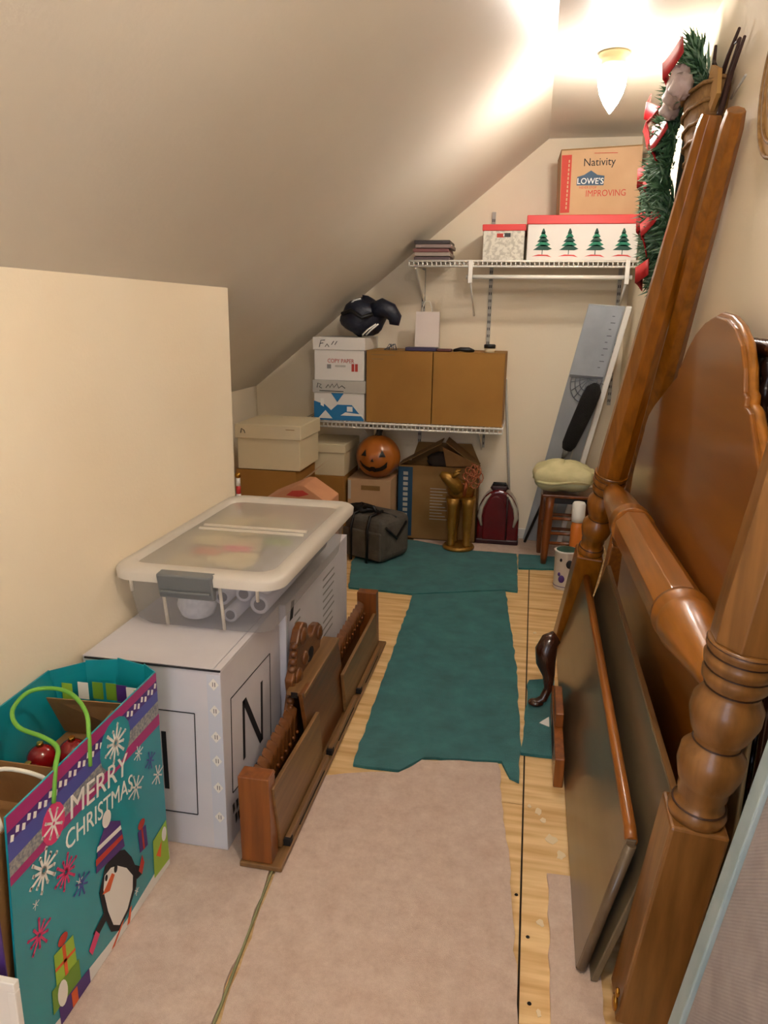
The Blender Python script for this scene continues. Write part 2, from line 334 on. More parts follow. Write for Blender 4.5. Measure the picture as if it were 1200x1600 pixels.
# white cartons by the left wall
t, b = carton('white_carton', 'white carton with printed letter N, topped by the plastic bin, by the gift bag', -1.108, -.724, 1.615, 2.07, .0115, .545, 'wbox', flaps=False)
bx('flap', 'wbox', -1.108, -.745, 1.617, 2.07, .541, .546, t, .0008)
bx('flap', 'wbox', -.743, -.724, 1.617, 2.07, .541, .5455, t, .0008)
MB().tube([(-1.1, 1.6135, .5425), (-.724, 1.6135, .5425)], .0028, 6).build('dark_edge', 'ink', t)
bx('tape_strip', 'tape', -.762, -.7242, 1.6135, 1.615, .02, .53, t)
for z in (.505, .43, .355, .285, .205, .115):
    MB().add([(-.757, 1.6128, z), (-.743, 1.6128, z + .017), (-.729, 1.6128, z), (-.743, 1.6128, z - .017)], [(0, 1, 2, 3)]).build('sticker', 'snow', t)
    for dx in (-.003, .003): bx('sticker_mark', 'ink', -.743 + dx, -.7415 + dx, 1.6122, 1.6127, z - .006, z + .006, t)
for (p, q) in (((-.99, .415), (-.80, .415)), ((-.80, .415), (-.806, .112)), ((-.806, .112), (-.99, .112))):
    MB().tube([(p[0], 1.6145, p[1]), (q[0], 1.6145, q[1])], .0016, 4).build('printed_line', 'ink', t)
bx('printed_letter', 'ink', -.897, -.884, 1.6137, 1.615, .18, .352, t)
XN = -.7236
for (p, q) in (((1.672, .436), (1.975, .425)), ((1.975, .425), (1.965, .12)), ((1.965, .12), (1.66, .16)), ((1.66, .16), (1.672, .436))):
    MB().tube([(XN, p[0], p[1]), (XN, q[0], q[1])], .0016, 4).build('printed_line', 'ink', t)
def yz(poly, m, name, parent, x=XN, e=.0008): return MB().prism(poly, 'x', x, x + e).build(name, m, parent)
yz([(1.742, .208), (1.757, .208), (1.765, .385), (1.750, .385)], 'ink', 'printed_letter', t)
yz([(1.882, .182), (1.897, .182), (1.907, .37), (1.893, .37)], 'ink', 'printed_letter', t)
yz([(1.750, .385), (1.776, .385), (1.897, .182), (1.872, .182)], 'ink', 'printed_letter', t)
for k, (y0, z0) in enumerate(((1.655, .125), (1.68, .122), (1.70, .118), (1.67, .085), (1.69, .08))):
    yz([(y0, z0), (y0 + .012, z0), (y0 + .014, z0 - .022), (y0 + .003, z0 - .03)], 'ink', 'printed_mark', t)
t, b = carton('white_carton', 'white carton covered in small print beneath the far end of the plastic bin', -1.108, -.704, 2.075, 2.87, .001, .543, 'wbox')
XM = -.7036
yz([(2.11, .475), (2.14, .475), (2.16, .53), (2.13, .535)], 'ink', 'printed_mark', t, XM)
for i in range(9):
    for (y0, y1) in ((2.50, 2.50 + .12 + .05 * random.random()), (2.16, 2.22)):
        z = .47 - .028 * i
        if y0 < 2.3 and i > 6: continue
        bx('text_line', 'grey', XM, XM + .0006, y0, y1, z, z + .007, t)
MB().tube([(XM, 2.09, .5), (XM, 2.09, .05)], .0012, 4).build('printed_line', 'grey', t)

# plastic storage bin
bn = thing('storage_bin', 'clear plastic storage bin with milky lid and grey latch on white cartons', 'bin', (-.87, 2.22, .546))
def rrect(x0, x1, y0, y1, z, r, n=6):
    out = []
    for (cx, cy, a0) in ((x1 - r, y1 - r, 0), (x0 + r, y1 - r, PI / 2), (x0 + r, y0 + r, PI), (x1 - r, y0 + r, 1.5 * PI)):
        for i in range(n + 1):
            a = a0 + PI / 2 * i / n; out.append((cx + r * math.cos(a), cy + r * math.sin(a), z))
    return out
Z0 = .5465
MB().rings([rrect(-1.07, -.675, 1.85, 2.60, Z0, .05), rrect(-1.085, -.662, 1.825, 2.62, Z0 + .02, .06), rrect(-1.1, -.64, 1.795, 2.645, Z0 + .165, .06)], False).add(rrect(-1.07, -.675, 1.85, 2.60, Z0, .05), [tuple(range(28))]).build('tub', 'bin', bn)
MB().rings([rrect(-1.111, -.617, 1.768, 2.668, Z0 + .158, .065), rrect(-1.112, -.615, 1.766, 2.67, Z0 + .18, .065), rrect(-1.105, -.625, 1.776, 2.66, Z0 + .19, .06), rrect(-1.08, -.66, 1.83, 2.61, Z0 + .19, .05), rrect(-1.075, -.667, 1.84, 2.60, Z0 + .178, .045)], False).build('lid_rim', 'rim', bn)
MB().add(rrect(-1.075, -.667, 1.84, 2.60, Z0 + .178, .045), [tuple(range(28))]).build('lid', 'lid', bn)
for y in (2.22, 2.26): bx('lid_rib', 'rim', -1.05, -.69, y, y + .012, Z0 + .176, Z0 + .184, bn, .002)
MB().hexa([(-.962, 1.772, Z0 + .115), (-.802, 1.772, Z0 + .115), (-.802, 1.79, Z0 + .115), (-.962, 1.79, Z0 + .115)], [(-.962, 1.755, Z0 + .188), (-.802, 1.755, Z0 + .188), (-.802, 1.79, Z0 + .192), (-.962, 1.79, Z0 + .192)]).build('latch', 'latch', bn, .005)
bx('latch_ridge', 'latch', -.955, -.809, 1.757, 1.765, Z0 + .135, Z0 + .142, bn, .002)
for x in (-.968, -.798): MB().tube([(x, 1.80, Z0 + .15), (x, 1.822, Z0 + .015)], .005, 6).build('rib', 'rim', bn)
for x in (-1.06, -.69): MB().tube([(x, 1.797, Z0 + .155), (x, 1.802, Z0 + .115)], .005, 6).build('rib', 'rim', bn)
for (x, z, y0, r, lab) in ((-.715, .62, 1.88, .028, 'lower of two rolls'), (-.70, .675, 1.89, .026, 'upper of two rolls'), (-.80, .585, 1.87, .022, 'small thin roll'), (-.835, .625, 1.9, .024, 'dark thin roll'), (-.77, .64, 1.9, .024, 'middle roll')):
    rt = thing('paper_roll', {'lower of two rolls': 'grey gift wrap roll at right corner inside the clear bin, lower', 'upper of two rolls': 'grey gift wrap roll at right corner inside the clear bin, upper', 'small thin roll': 'thin grey roll on the floor of the clear bin beside white ornament', 'dark thin roll': 'grey roll just right of white ornament in clear bin', 'middle roll': 'grey roll between ornament and corner rolls in clear bin'}[lab], 'roll', (x, y0, z))
    MB().lathe((x, y0, z), (x, y0 + .62, z), [(0, r * .8), (0, r), (1, r), (1, r * .8)], 18).build('tube', 'roll', rt)
    MB().lathe((x, y0 - .001, z), (x, y0 + .03, z), [(0, r * .62), (1, r * .62)], 14).build('core', 'rolld', rt)
tag(MB().lathe((-.915, 1.905, Z0 + .01), (-.91, 1.895, Z0 + .135), [(0, .02), (.12, .048), (.35, .058), (.6, .05), (.85, .03), (1, .008)], 18).build('ornament', 'bulbw'), 'white egg-shaped ornament inside the clear bin behind the latch', 'ornament')
tp = MB()
for i in range(16):
    cx, cy = random.uniform(-1.0, -.83), random.uniform(1.95, 2.5); a = random.uniform(0, PI)
    T = Matrix.Translation((cx, cy, Z0 + .148 + .0012 * i)) @ Matrix.Rotation(a, 4, 'Z') @ Matrix.Rotation(random.uniform(-.05, .05), 4, 'X')
    tp.box(-.07, .07, -.05, .05, 0, .0008, T)
tag(tp.build('tissue_sheets', 'tissue'), 'cream tissue sheets heaped under the lid of the clear bin', 'paper')
for i, (x, y, m, lab) in enumerate(((-.9, 2.05, 'pink', 'pink gift tag under the milky bin lid'), (-.8, 2.14, 'olive', 'green gift tag under the milky bin lid'), (-.98, 2.0, 'dred', 'red gift tag under the milky bin lid'))):
    tag(bx('gift_tag', m, x, x + .09, y, y + .05, Z0 + .1685, Z0 + .1695), lab, 'tag')
tag(bx('grey_folder', 'grey', -1.03, -.87, 2.3, 2.58, Z0 + .02, Z0 + .135, bevel=.008), 'grey box file lying at the far end of the clear bin', 'box')

# ------------------------------------------------------------ gift bag
XB = -.855
gb = thing('gift_bag', 'large teal gift bag printed with penguin and Merry Christmas on carpet', 'gift bag', (-.98, 1.24, .0115))
MB().hexa([(-.859, .945, .0115), (-.855, .945, .0115), (-.855, 1.536, .0115), (-.859, 1.536, .0115)], [(-.859, .985, .558), (-.855, .985, .558), (-.855, 1.531, .568), (-.859, 1.531, .568)]).build('front_panel', 'tealp', gb)
MB().hexa([(-1.104, .945, .0115), (-1.1, .945, .0115), (-1.1, 1.536, .0115), (-1.104, 1.536, .0115)], [(-1.104, .985, .57), (-1.1, .985, .57), (-1.1, 1.47, .575), (-1.104, 1.47, .575)]).build('back_panel', 'tealp', gb)
prof = [(-.857, 1.533), (-.90, 1.56), (-.98, 1.575), (-1.05, 1.545), (-1.102, 1.475)]
g = MB()
for (p, q) in zip(prof[:-1], prof[1:]):
    g.hexa([(p[0], 1.534, .0115), (q[0], 1.534, .0115), (q[0], 1.531, .0115), (p[0], 1.531, .0115)], [(p[0], p[1], .568), (q[0], q[1], .572), (q[0], q[1] - .003, .572), (p[0], p[1] - .003, .568)])
g.build('far_gusset', 'tealp', gb)
bx('near_gusset', 'purple', -1.1, -.859, .942, .945, .0115, .55, gb)
for i in range(14): MB().ball((random.uniform(-.95, -.865), .9415, random.uniform(.1, .5)), (.005, .001, .005), 8, 4).build('snow_dot', 'snow', gb)
bx('bottom', 'tealp', -1.1, -.859, .945, 1.534, .0115, .014, gb)
lay = [0]
def pr(poly, m, name, e=None):
    lay[0] += 1; x = XB + .0003 + (e or 0)
    return MB().prism(poly, 'x', x, x + .0004).build(name, m, gb)
def yb_(z, far): return (.945 + .04 * z / .558) if not far else (1.536 - .005 * z / .568)
def band(zn0, zn1, zf0, zf1, m, e=.0): pr([(yb_(zn0, 0), zn0), (yb_(zf0, 1), zf0), (yb_(zf1, 1), zf1), (yb_(zn1, 0), zn1)], m, 'band', e)
band(.527, .557, .545, .567, 'magenta'); band(.505, .527, .518, .545, 'purple'); band(.468, .505, .49, .518, 'indigo'); band(.44, .468, .455, .49, 'steel'); band(.422, .44, .425, .455, 'magenta')
for i in range(34):
    t_ = (i + .5) / 34; y = .985 + t_ * .545; z = .513 + .018 * t_ + .004 * (1 if i % 2 else -1)
    pr([(y - .006, z - .004), (y + .002, z - .007), (y + .006, z + .004), (y - .002, z + .008)], 'snow', 'dash', .0005)
# disc behind the upper snowflake
def disc(y, z, ry, rz, m, name, e, n=16): return pr([(y + ry * math.cos(2 * PI * i / n), z + rz * math.sin(2 * PI * i / n)) for i in range(n)], m, name, e)
def flake(y, z, r, m, e=.0010, k=8):
    mb = MB(); x = XB + .0003 + e
    for i in range(k):
        a = PI * 2 * i / k + .2; d = (math.cos(a), math.sin(a)); n_ = (-d[1], d[0]); w_ = r * .07; rr = r * (1 if i % 2 == 0 else .75)
        mb.prism([(y + d[0] * r * .1 + n_[0] * w_, z + d[1] * r * .1 + n_[1] * w_), (y + d[0] * rr + n_[0] * w_, z + d[1] * rr + n_[1] * w_), (y + d[0] * rr - n_[0] * w_, z + d[1] * rr - n_[1] * w_), (y + d[0] * r * .1 - n_[0] * w_, z + d[1] * r * .1 - n_[1] * w_)], 'x', x, x + .0004)
        c = (y + d[0] * rr, z + d[1] * rr); q = r * .12
        mb.prism([(c[0] - q, c[1]), (c[0], c[1] - q), (c[0] + q, c[1]), (c[0], c[1] + q)], 'x', x, x + .0004)
    mb.build('snowflake', m, gb)
disc(1.335, .492, .062, .058, 'tealp', 'tag_disc', .0007); flake(1.335, .492, .042, 'snow', .0012, 12)
disc(1.105, .457, .036, .042, 'pink', 'pink_disc', .0007); flake(1.105, .457, .036, 'snow', .0012)
flake(1.063, .384, .042, 'snow', k=12); flake(1.125, .329, .036, 'pink', k=12); flake(1.03, .265, .034, 'pink', k=10); flake(1.403, .333, .033, 'snow', k=8); flake(1.425, .41, .02, 'snow', k=8); flake(1.505, .30, .028, 'snow', k=8)
flake(1.162, .273, .012, 'snow', k=6); flake(1.17, .262, .028, 'indigo', k=8); flake(1.475, .36, .024, 'indigo', k=8); flake(1.03, .335, .01, 'snow', k=6); flake(1.37, .07, .010, 'snow', k=6)
text('MERRY', .072, 'snow', 'lettering', gb, face_right(XB + .0012, 1.265, .432, -.16), sx=1.0)
text('CHRISTMAS', .058, 'snow', 'lettering', gb, face_right(XB + .0012, 1.262, .372, -.13), sx=.86)
# printed penguin
pg = [(1.225, .19), (1.235, .12), (1.255, .06), (1.285, .035), (1.33, .05), (1.37, .085), (1.378, .125), (1.36, .175), (1.335, .215), (1.30, .238), (1.255, .235)]
pr(pg, 'ink', 'penguin_back', .0009)
pr([(1.24, .185), (1.25, .12), (1.265, .07), (1.288, .048), (1.325, .06), (1.352, .09), (1.358, .125), (1.335, .165), (1.30, .2), (1.275, .215), (1.25, .215)], 'snow', 'penguin_belly', .0014)
pr([(1.276, .2), (1.286, .188), (1.262, .165), (1.235, .178)], 'orange', 'penguin_beak', .0019)
disc(1.292, .199, .007, .010, 'ink', 'penguin_eye', .0019); disc(1.254, .206, .005, .008, 'ink', 'penguin_eye', .0019)
pr([(1.22, .245), (1.335, .225), (1.325, .30), (1.29, .325), (1.262, .325), (1.235, .30)], 'purple', 'penguin_hat', .0016)
pr([(1.222, .262), (1.33, .25), (1.328, .262), (1.223, .277)], 'dred', 'hat_stripe', .0021); pr([(1.228, .292), (1.327, .277), (1.325, .288), (1.233, .302)], 'snow', 'hat_stripe', .0021)
disc(1.275, .342, .017, .02, 'snow', 'hat_pompom', .0019)
pr([(1.365, .15), (1.39, .125), (1.40, .095), (1.375, .1)], 'ink', 'penguin_wing', .001); pr([(1.385, .115), (1.405, .145), (1.412, .118), (1.398, .095)], 'dred', 'mitten', .0015)
pr([(1.235, .13), (1.19, .115), (1.205, .095), (1.24, .105)], 'ink', 'penguin_wing', .001); pr([(1.20, .115), (1.17, .09), (1.18, .07), (1.212, .095)], 'pink', 'mitten', .0015)
pr([(1.30, .045), (1.31, .045), (1.262, .014), (1.25, .016)], 'orange', 'penguin_leg', .0012); pr([(1.335, .052), (1.344, .052), (1.33, .016), (1.318, .018)], 'orange', 'penguin_leg', .0012)
# printed gifts and snow bank
pr([(.945, .0135), (1.536, .0135), (1.536, .06), (1.44, .045), (1.32, .033), (1.23, .04), (1.15, .05), (1.08, .03), (.99, .045), (.948, .04)], 'snow', 'snow_bank', .0004)
pr([(1.062, .185), (1.125, .175), (1.128, .105), (1.06, .112)], 'lime', 'printed_gift', .0009); pr([(1.045, .115), (1.135, .105), (1.135, .055), (1.042, .06)], 'olive', 'printed_gift', .0009)
pr([(1.06, .06), (1.165, .05), (1.165, .014), (1.06, .014)], 'purple', 'printed_gift', .0009)
pr([(1.088, .182), (1.098, .18), (1.098, .108), (1.088, .109)], 'orange', 'printed_ribbon', .0014); pr([(1.061, .152), (1.127, .142), (1.127, .135), (1.061, .145)], 'orange', 'printed_ribbon', .0014)
pr([(1.10, .052), (1.12, .05), (1.12, .015), (1.10, .015)], 'orange', 'printed_ribbon', .0014); disc(1.093, .195, .016, .012, 'dred', 'printed_bow', .0012); disc(1.075, .08, .016, .03, 'snow', 'small_penguin', .0014)
pr([(1.395, .215), (1.432, .21), (1.435, .15), (1.398, .155)], 'purple', 'printed_gift', .0009); pr([(1.41, .213), (1.417, .212), (1.42, .152), (1.413, .153)], 'dred', 'printed_ribbon', .0014); disc(1.413, .225, .016, .012, 'dred', 'printed_bow', .0012)
pr([(1.46, .14), (1.53, .15), (1.534, .03), (1.455, .035)], 'lime', 'printed_gift', .0009); pr([(1.47, .09), (1.50, .11), (1.49, .07)], 'orange', 'printed_ribbon', .0014); disc(1.515, .12, .012, .02, 'snow', 'small_penguin', .0014)
# row of gifts printed inside the far gusset
gi = [(-1.07, 'lime'), (-1.035, 'snow'), (-1.0, 'olive'), (-.965, 'olive'), (-.935, 'purple'), (-.905, 'snow'), (-.88, 'lime')]
for (x, m) in gi:
    y = 1.545 - 2.2 * (abs(x + .97) ** 2) - .002
    bx('printed_gift', m, x - .014, x + .014, y - .0335, y - .0325, .49, .535, gb)
# cord handles
MB().tube(curve([(-.853, 1.235, .50), (-.856, 1.245, .565), (-.885, 1.285, .592), (-.95, 1.335, .60), (-1.01, 1.35, .60), (-1.055, 1.33, .595), (-1.05, 1.27, .585), (-1.0, 1.22, .58), (-.93, 1.2, .578), (-.88, 1.175, .575), (-.856, 1.13, .562), (-.853, 1.11, .50)]), .0048, 8).build('handle', 'cordg', gb)
MB().tube(curve([(-1.1, 1.15, .55), (-1.08, 1.16, .59), (-1.03, 1.12, .598), (-1.0, 1.06, .597), (-1.03, 1.02, .595), (-1.1, 1.0, .55)]), .0048, 8).build('handle', 'cordg', gb)
# what is inside the bag
t, b = carton('cardboard_carton', 'open brown carton wedged inside the teal gift bag', -1.09, -.87, 1.2, 1.52, .0145, .40, 'kraft', flaps=False)
MB().hexa([(-1.09, 1.49, .40), (-.87, 1.49, .40), (-.87, 1.494, .40), (-1.09, 1.494, .40)], [(-1.08, 1.42, .53), (-.88, 1.45, .52), (-.88, 1.454, .52), (-1.08, 1.424, .53)]).build('flap', 'kraft', t)
MB().hexa([(-.874, 1.22, .40), (-.87, 1.22, .40), (-.87, 1.5, .40), (-.874, 1.5, .40)], [(-.93, 1.25, .46), (-.926, 1.25, .46), (-.926, 1.45, .5), (-.93, 1.45, .5)]).build('flap', 'kraft', t)
bl = [(-1.04, 1.33, .032, 'bauble', 'red glass bauble by the bag wall inside the gift bag'), (-.98, 1.36, .034, 'bauble', 'large red glass bauble in the middle of the gift bag'), (-.945, 1.30, .028, 'bauble', 'small red glass bauble near the lime cord in gift bag'), (-.91, 1.36, .03, 'gbauble', 'green glass bauble inside the gift bag'), (-1.02, 1.26, .03, 'bauble', 'red bauble beside the white cloth in the gift bag')]
for (x, y, r, m, lab) in bl:
    o = thing('bauble', lab, 'bauble', (x, y, .401))
    MB().ball((x, y, .40 + r), r, 16, 10).build('ball', m, o)
    MB().lathe((x, y, .40 + 2 * r - .002), (x, y, .40 + 2 * r + .008), [(0, .008), (1, .007)], 8).build('cap', 'brass', o)
tag(MB().ball((-.935, 1.235, .435), (.05, .035, .035), 14, 8, lambda a, th: 1 + .12 * math.sin(3 * a + 2 * th)).build('cloth_bundle', 'bow'), 'crumpled white cloth beside red baubles in gift bag', 'cloth')
kb = thing('paper_bag', 'brown paper bag with white cord handle standing inside the gift bag', 'paper bag', (-.98, 1.07, .0145))
m_ = MB()
for (x0, x1, y0, y1) in ((-1.09, -.875, 1.19, 1.193), (-1.09, -.875, .96, .963), (-1.09, -1.087, .963, 1.19), (-.878, -.875, .963, 1.19)): m_.box(x0, x1, y0, y1, .0145, .515)
m_.box(-1.087, -.878, .963, 1.19, .0145, .02); m_.box(-1.087, -.878, .963, 1.19, .40, .42); m_.build('body', 'kraft', kb)
MB().tube(curve([(-.88, 1.15, .49), (-.895, 1.14, .53), (-.95, 1.11, .56), (-.98, 1.08, .555), (-.93, 1.04, .54), (-.89, 1.01, .52), (-.88, 1.0, .49)]), .0045, 8).build('handle', 'cordw', kb)
fr = thing('framed_board', 'plain white framed board standing in front of the gift bag', 'frame', (-.93, .912, .0115))
bx('panel', 'snow', -1.05, -.83, .912, .918, .015, .27, fr)
for a in ((-1.06, -.816, .908, .922, .265, .284), (-1.06, -.816, .908, .922, .0115, .03), (-.834, -.816, .908, .922, .03, .265), (-1.06, -1.042, .908, .922, .03, .265)): bx('frame_bar', 'snow', *a, fr, .002)

# ------------------------------------------------------------ carved wooden gallery on the floor
cg = thing('carved_gallery', 'carved wooden gallery rail with crest and sawtooth edge leaning against white carton', 'wood carving', (-.61, 2.28, .011))
bx('base_board', 'carvel', -.672, -.556, 1.565, 3.0, .0115, .026, cg, .003)
for y in (1.572, 2.925): MB().hexa([(-.668, y, .026), (-.585, y, .026), (-.585, y + .055, .026), (-.668, y + .055, .026)], [(-.676, y + .01, .27), (-.592, y + .01, .27), (-.592, y + .06, .27), (-.676, y + .06, .27)]).build('end_post', 'carvep', cg, .003)
MB().hexa([(-.59, 1.635, .03), (-.578, 1.635, .03), (-.578, 2.05, .03), (-.59, 2.05, .03)], [(-.597, 1.60, .232), (-.585, 1.60, .232), (-.585, 2.03, .215), (-.597, 2.03, .215)]).build('front_panel', 'carvel', cg, .002)
MB().hexa([(-.605, 1.99, .03), (-.592, 1.99, .03), (-.592, 2.42, .03), (-.605, 2.42, .03)], [(-.622, 1.93, .325), (-.609, 1.93, .325), (-.609, 2.36, .30), (-.622, 2.36, .30)]).build('front_panel', 'carve', cg, .002)
MB().hexa([(-.59, 2.36, .03), (-.578, 2.36, .03), (-.578, 2.92, .03), (-.59, 2.92, .03)], [(-.597, 2.34, .188), (-.585, 2.34, .188), (-.585, 2.9, .195), (-.597, 2.9, .195)]).build('front_panel', 'carvel', cg, .002)
bx('cap_shelf', 'carvel', -.665, -.605, 1.95, 2.36, .305, .32, cg, .003); bx('cap_slot', 'slot', -.65, -.63, 1.948, 1.953, .30, .318, cg)
for (y0, y1) in ((1.66, 2.06), (2.1, 2.46), (2.52, 2.9)):
    bx('ledge_strip', 'carvel', -.578, -.562, y0, y1, .026, .048, cg, .003); bx('ledge_slot', 'slot', -.58, -.56, y0 - .012, y0 + .012, .027, .045, cg)
    bx('ledge_groove', 'slot', -.566, -.560, y0 + .08, y1 - .06, .0262, .030, cg)
bx('back_board', 'carve', -.672, -.66, 1.62, 2.93, .026, .17, cg)
for i in range(9):
    y = 1.66 + i * .036; z = .205 + .003 * i
    MB().hexa([(-.668, y, .15), (-.64, y, .15), (-.64, y + .03, .15), (-.668, y + .03, .15)], [(-.668, y + .004, z + .03), (-.640, y + .004, z), (-.64, y + .03, z + .022), (-.668, y + .026, z + .04)]).build('tooth', 'carve', cg, .004)
    MB().ball((-.636, y + .012, .18), .005, 8, 6).build('bead', 'carvep', cg)
for i in range(11):
    y = 2.46 + i * .043
    MB().hexa([(-.668, y, .15), (-.64, y, .15), (-.64, y + .036, .15), (-.668, y + .036, .15)], [(-.668, y + .004, .225), (-.640, y + .004, .20), (-.64, y + .036, .222), (-.668, y + .03, .24)]).build('tooth', 'carve', cg, .004)
    MB().ball((-.636, y + .015, .185), .005, 8, 6).build('bead', 'carvep', cg)
# a pierced crest, thicker than a plank, with scrolls
cr = [(1.97, .17), (1.96, .24), (1.985, .29), (1.975, .34), (2.0, .36), (2.02, .40), (2.03, .44), (2.06, .475), (2.10, .482), (2.135, .465), (2.14, .43), (2.16, .405), (2.2, .40), (2.23, .415), (2.27, .41), (2.30, .39), (2.305, .35), (2.28, .325), (2.30, .30), (2.33, .24), (2.34, .17)]
MB().prism(cr, 'x', -.68, -.652).build('crest', 'carve', cg, .006)
MB().prism([(2.16 + .035 * math.cos(a), .345 + .024 * math.sin(a)) for a in (i * PI / 6 for i in range(12))], 'x', -.6525, -.6505).build('crest_piercing', 'slot', cg)
for (y, z, r) in ((2.085, .44, .03), (2.265, .375, .026), (2.03, .33, .03), (2.10, .36, .024)):
    MB().lathe((-.655, y, z), (-.64, y, z), [(0, r), (.6, r * .9), (.8, r * .5), (1, r * .35)], 14).build('scroll', 'carve', cg)
for i in range(9): MB().ball((-.662, 1.972 + .006 * i, .25 + .023 * i), (.014, .012, .012), 8, 6).build('bead', 'carve', cg)

# ------------------------------------------------------------ wire shelves
def wire_shelf(name, label, x0, x1, y0, y1, zt):
    t = thing(name, label, 'shelf', ((x0 + x1) / 2, y1, zt))
    for z in (zt - .006, zt - .034): MB().tube([(x0, y0, z), (x1, y0, z)], .006, 8).build('front_rail', 'wire', t)
    for y in (y1 - .012, (y0 + y1) / 2): MB().tube([(x0, y, zt - .008), (x1, y, zt - .008)], .004, 8).build('cross_rail', 'wire', t)
    m_ = MB(); n = int((x1 - x0) / .0255)
    for i in range(n + 1):
        x = x0 + (x1 - x0) * i / n; m_.tube([(x, y1 - .005, zt - .003), (x, y0, zt - .003), (x, y0 - .003, zt - .034)], .0034, 5)
    o = m_.build('wire_deck', 'wire', t); o['kind'] = 'stuff'
    return t
LS = .786; US = 1.722
ls = wire_shelf('wire_shelf', 'white wire shelf carrying the cardboard boxes above the pumpkin', -1.388, -.148, 4.42, 4.815, LS)
us = wire_shelf('wire_shelf', 'white wire shelf with hanging rod carrying the Christmas boxes', -.725, .522, 4.42, 4.815, US)
MB().tube([(-.40, 4.44, US - .09), (.50, 4.44, US - .088)], .012, 12).build('hanging_rod', 'wire', us)
for x in (-.375, .47):
    bx('bracket', 'wire', x - .012, x + .012, 4.405, 4.42, US - .125, US - .0, us, .003)
    MB().tube([(x, 4.42, US - .11), (x, 4.812, US - .30)], .006, 6).build('bracket_brace', 'wire', us)
for x in (-.69,):
    MB().hexa([(x - .004, 4.45, US - .05), (x + .004, 4.45, US - .05), (x + .004, 4.8, US - .22), (x - .004, 4.8, US - .22)], [(x - .004, 4.45, US - .038), (x + .004, 4.45, US - .038), (x + .004, 4.8, US - .038), (x - .004, 4.8, US - .038)]).build('bracket', 'wire', us)
for x in (-.29, -1.0):
    MB().hexa([(x - .004, 4.5, LS - .05), (x + .004, 4.5, LS - .05), (x + .004, 4.8, LS - .2), (x - .004, 4.8, LS - .2)], [(x - .004, 4.5, LS - .038), (x + .004, 4.5, LS - .038), (x + .004, 4.8, LS - .038), (x - .004, 4.8, LS - .038)]).build('bracket', 'wire', ls)
for (x, z0, z1, lab) in ((-.282, .6, 2.02, 'slotted white shelf standard on back wall behind the small lidded box'), (-.694, .6, 1.70, 'slotted white shelf standard on back wall above the white paper bag'), (.475, .9, 1.70, 'slotted white shelf standard on back wall behind the grey board')):
    st = thing('shelf_standard', lab, 'rail', (x, YB, z0)); bx('channel', 'lgrey', x - .011, x + .011, YB - .012, YB - .0003, z0, z1, st, .001)
    k = 0
    while z0 + .03 + k * .042 < z1 - .02:
        for dx in (-.005, .005): bx('slot', 'slot', x + dx - .0022, x + dx + .0022, YB - .0128, YB - .0118, z0 + .02 + k * .042, z0 + .037 + k * .042, st)
        k += 1
# lower shelf: paper boxes
pb = lidded('paper_box', 'blue and white copy paper box standing directly on the lower wire shelf', -1.297, -.985, 4.435, 4.80, LS + .0005, .955, 1.03, 'white', 'lgrey')
YF = 4.4335
for (poly, m) in (([(-1.297, .79), (-.985, .79), (-.985, .80), (-1.06, .885), (-1.15, .885), (-1.19, .85), (-1.23, .885), (-1.297, .905)], 'blue'), ([(-1.27, .80), (-1.225, .85), (-1.18, .80)], 'snow'), ([(-1.19, .955), (-1.11, .955), (-1.15, .90)], 'blue'), ([(-1.255, .92), (-1.235, .92), (-1.235, .87), (-1.255, .88)], 'snow'), ([(-1.13, .82), (-.99, .82), (-.995, .83), (-1.10, .84)], 'snow'), ([(-1.09, .845), (-1.055, .845), (-1.055, .875), (-1.09, .875)], 'snow')):
    MB().prism(poly, 'y', YF - .0006 * (1 if m == 'blue' else 2), YF + .001).build('printed_shape', m, pb)
def pen(parent, pts, y, r=.0022, m='ink'): MB().tube([(p[0], y, p[1]) for p in pts], r, 5).build('handwriting', m, parent)
yl = 4.4265
pen(pb, [(-1.275, .985), (-1.27, 1.012), (-1.25, 1.005), (-1.262, .99), (-1.245, .982)], yl); pen(pb, [(-1.22, .985), (-1.205, 1.005), (-1.195, .987), (-1.18, 1.01), (-1.17, .988), (-1.15, 1.012), (-1.14, .985), (-1.12, 1.0), (-1.10, .985)], yl); pen(pb, [(-1.26, .968), (-1.11, .966)], yl)
pb2 = lidded('paper_box', 'white copy paper box with red lettering, stacked under the navy bag', -1.294, -.987, 4.437, 4.80, 1.0305, 1.21, 1.284, 'white', 'white')
text('COPY PAPER', .034, 'dred', 'lettering', pb2, face_front(-1.13, 4.4362, 1.145), sx=.85)
bx('printed_logo', 'dred', -1.063, -1.025, 4.4358, 4.437, 1.085, 1.13, pb2); bx('logo_gap', 'snow', -1.046, -1.042, 4.4352, 4.4359, 1.085, 1.13, pb2)
bx('printed_mark', 'grey', -1.215, -1.19, 4.4358, 4.437, 1.10, 1.125, pb2); bx('printed_mark', 'lgrey', -1.165, -1.10, 4.4358, 4.437, 1.11, 1.122, pb2)
pen(pb2, [(-1.26, 1.225), (-1.25, 1.265), (-1.225, 1.267)], 4.4285); pen(pb2, [(-1.257, 1.247), (-1.235, 1.25)], 4.4285); pen(pb2, [(-1.225, 1.228), (-1.212, 1.245), (-1.20, 1.228)], 4.4285); pen(pb2, [(-1.185, 1.24), (-1.17, 1.262)], 4.4285); pen(pb2, [(-1.165, 1.24), (-1.15, 1.262)], 4.4285)
nb = thing('sports_bag', 'navy nylon bag with white stripes slumped on the copy paper boxes', 'bag', (-1.02, 4.56, 1.2845))
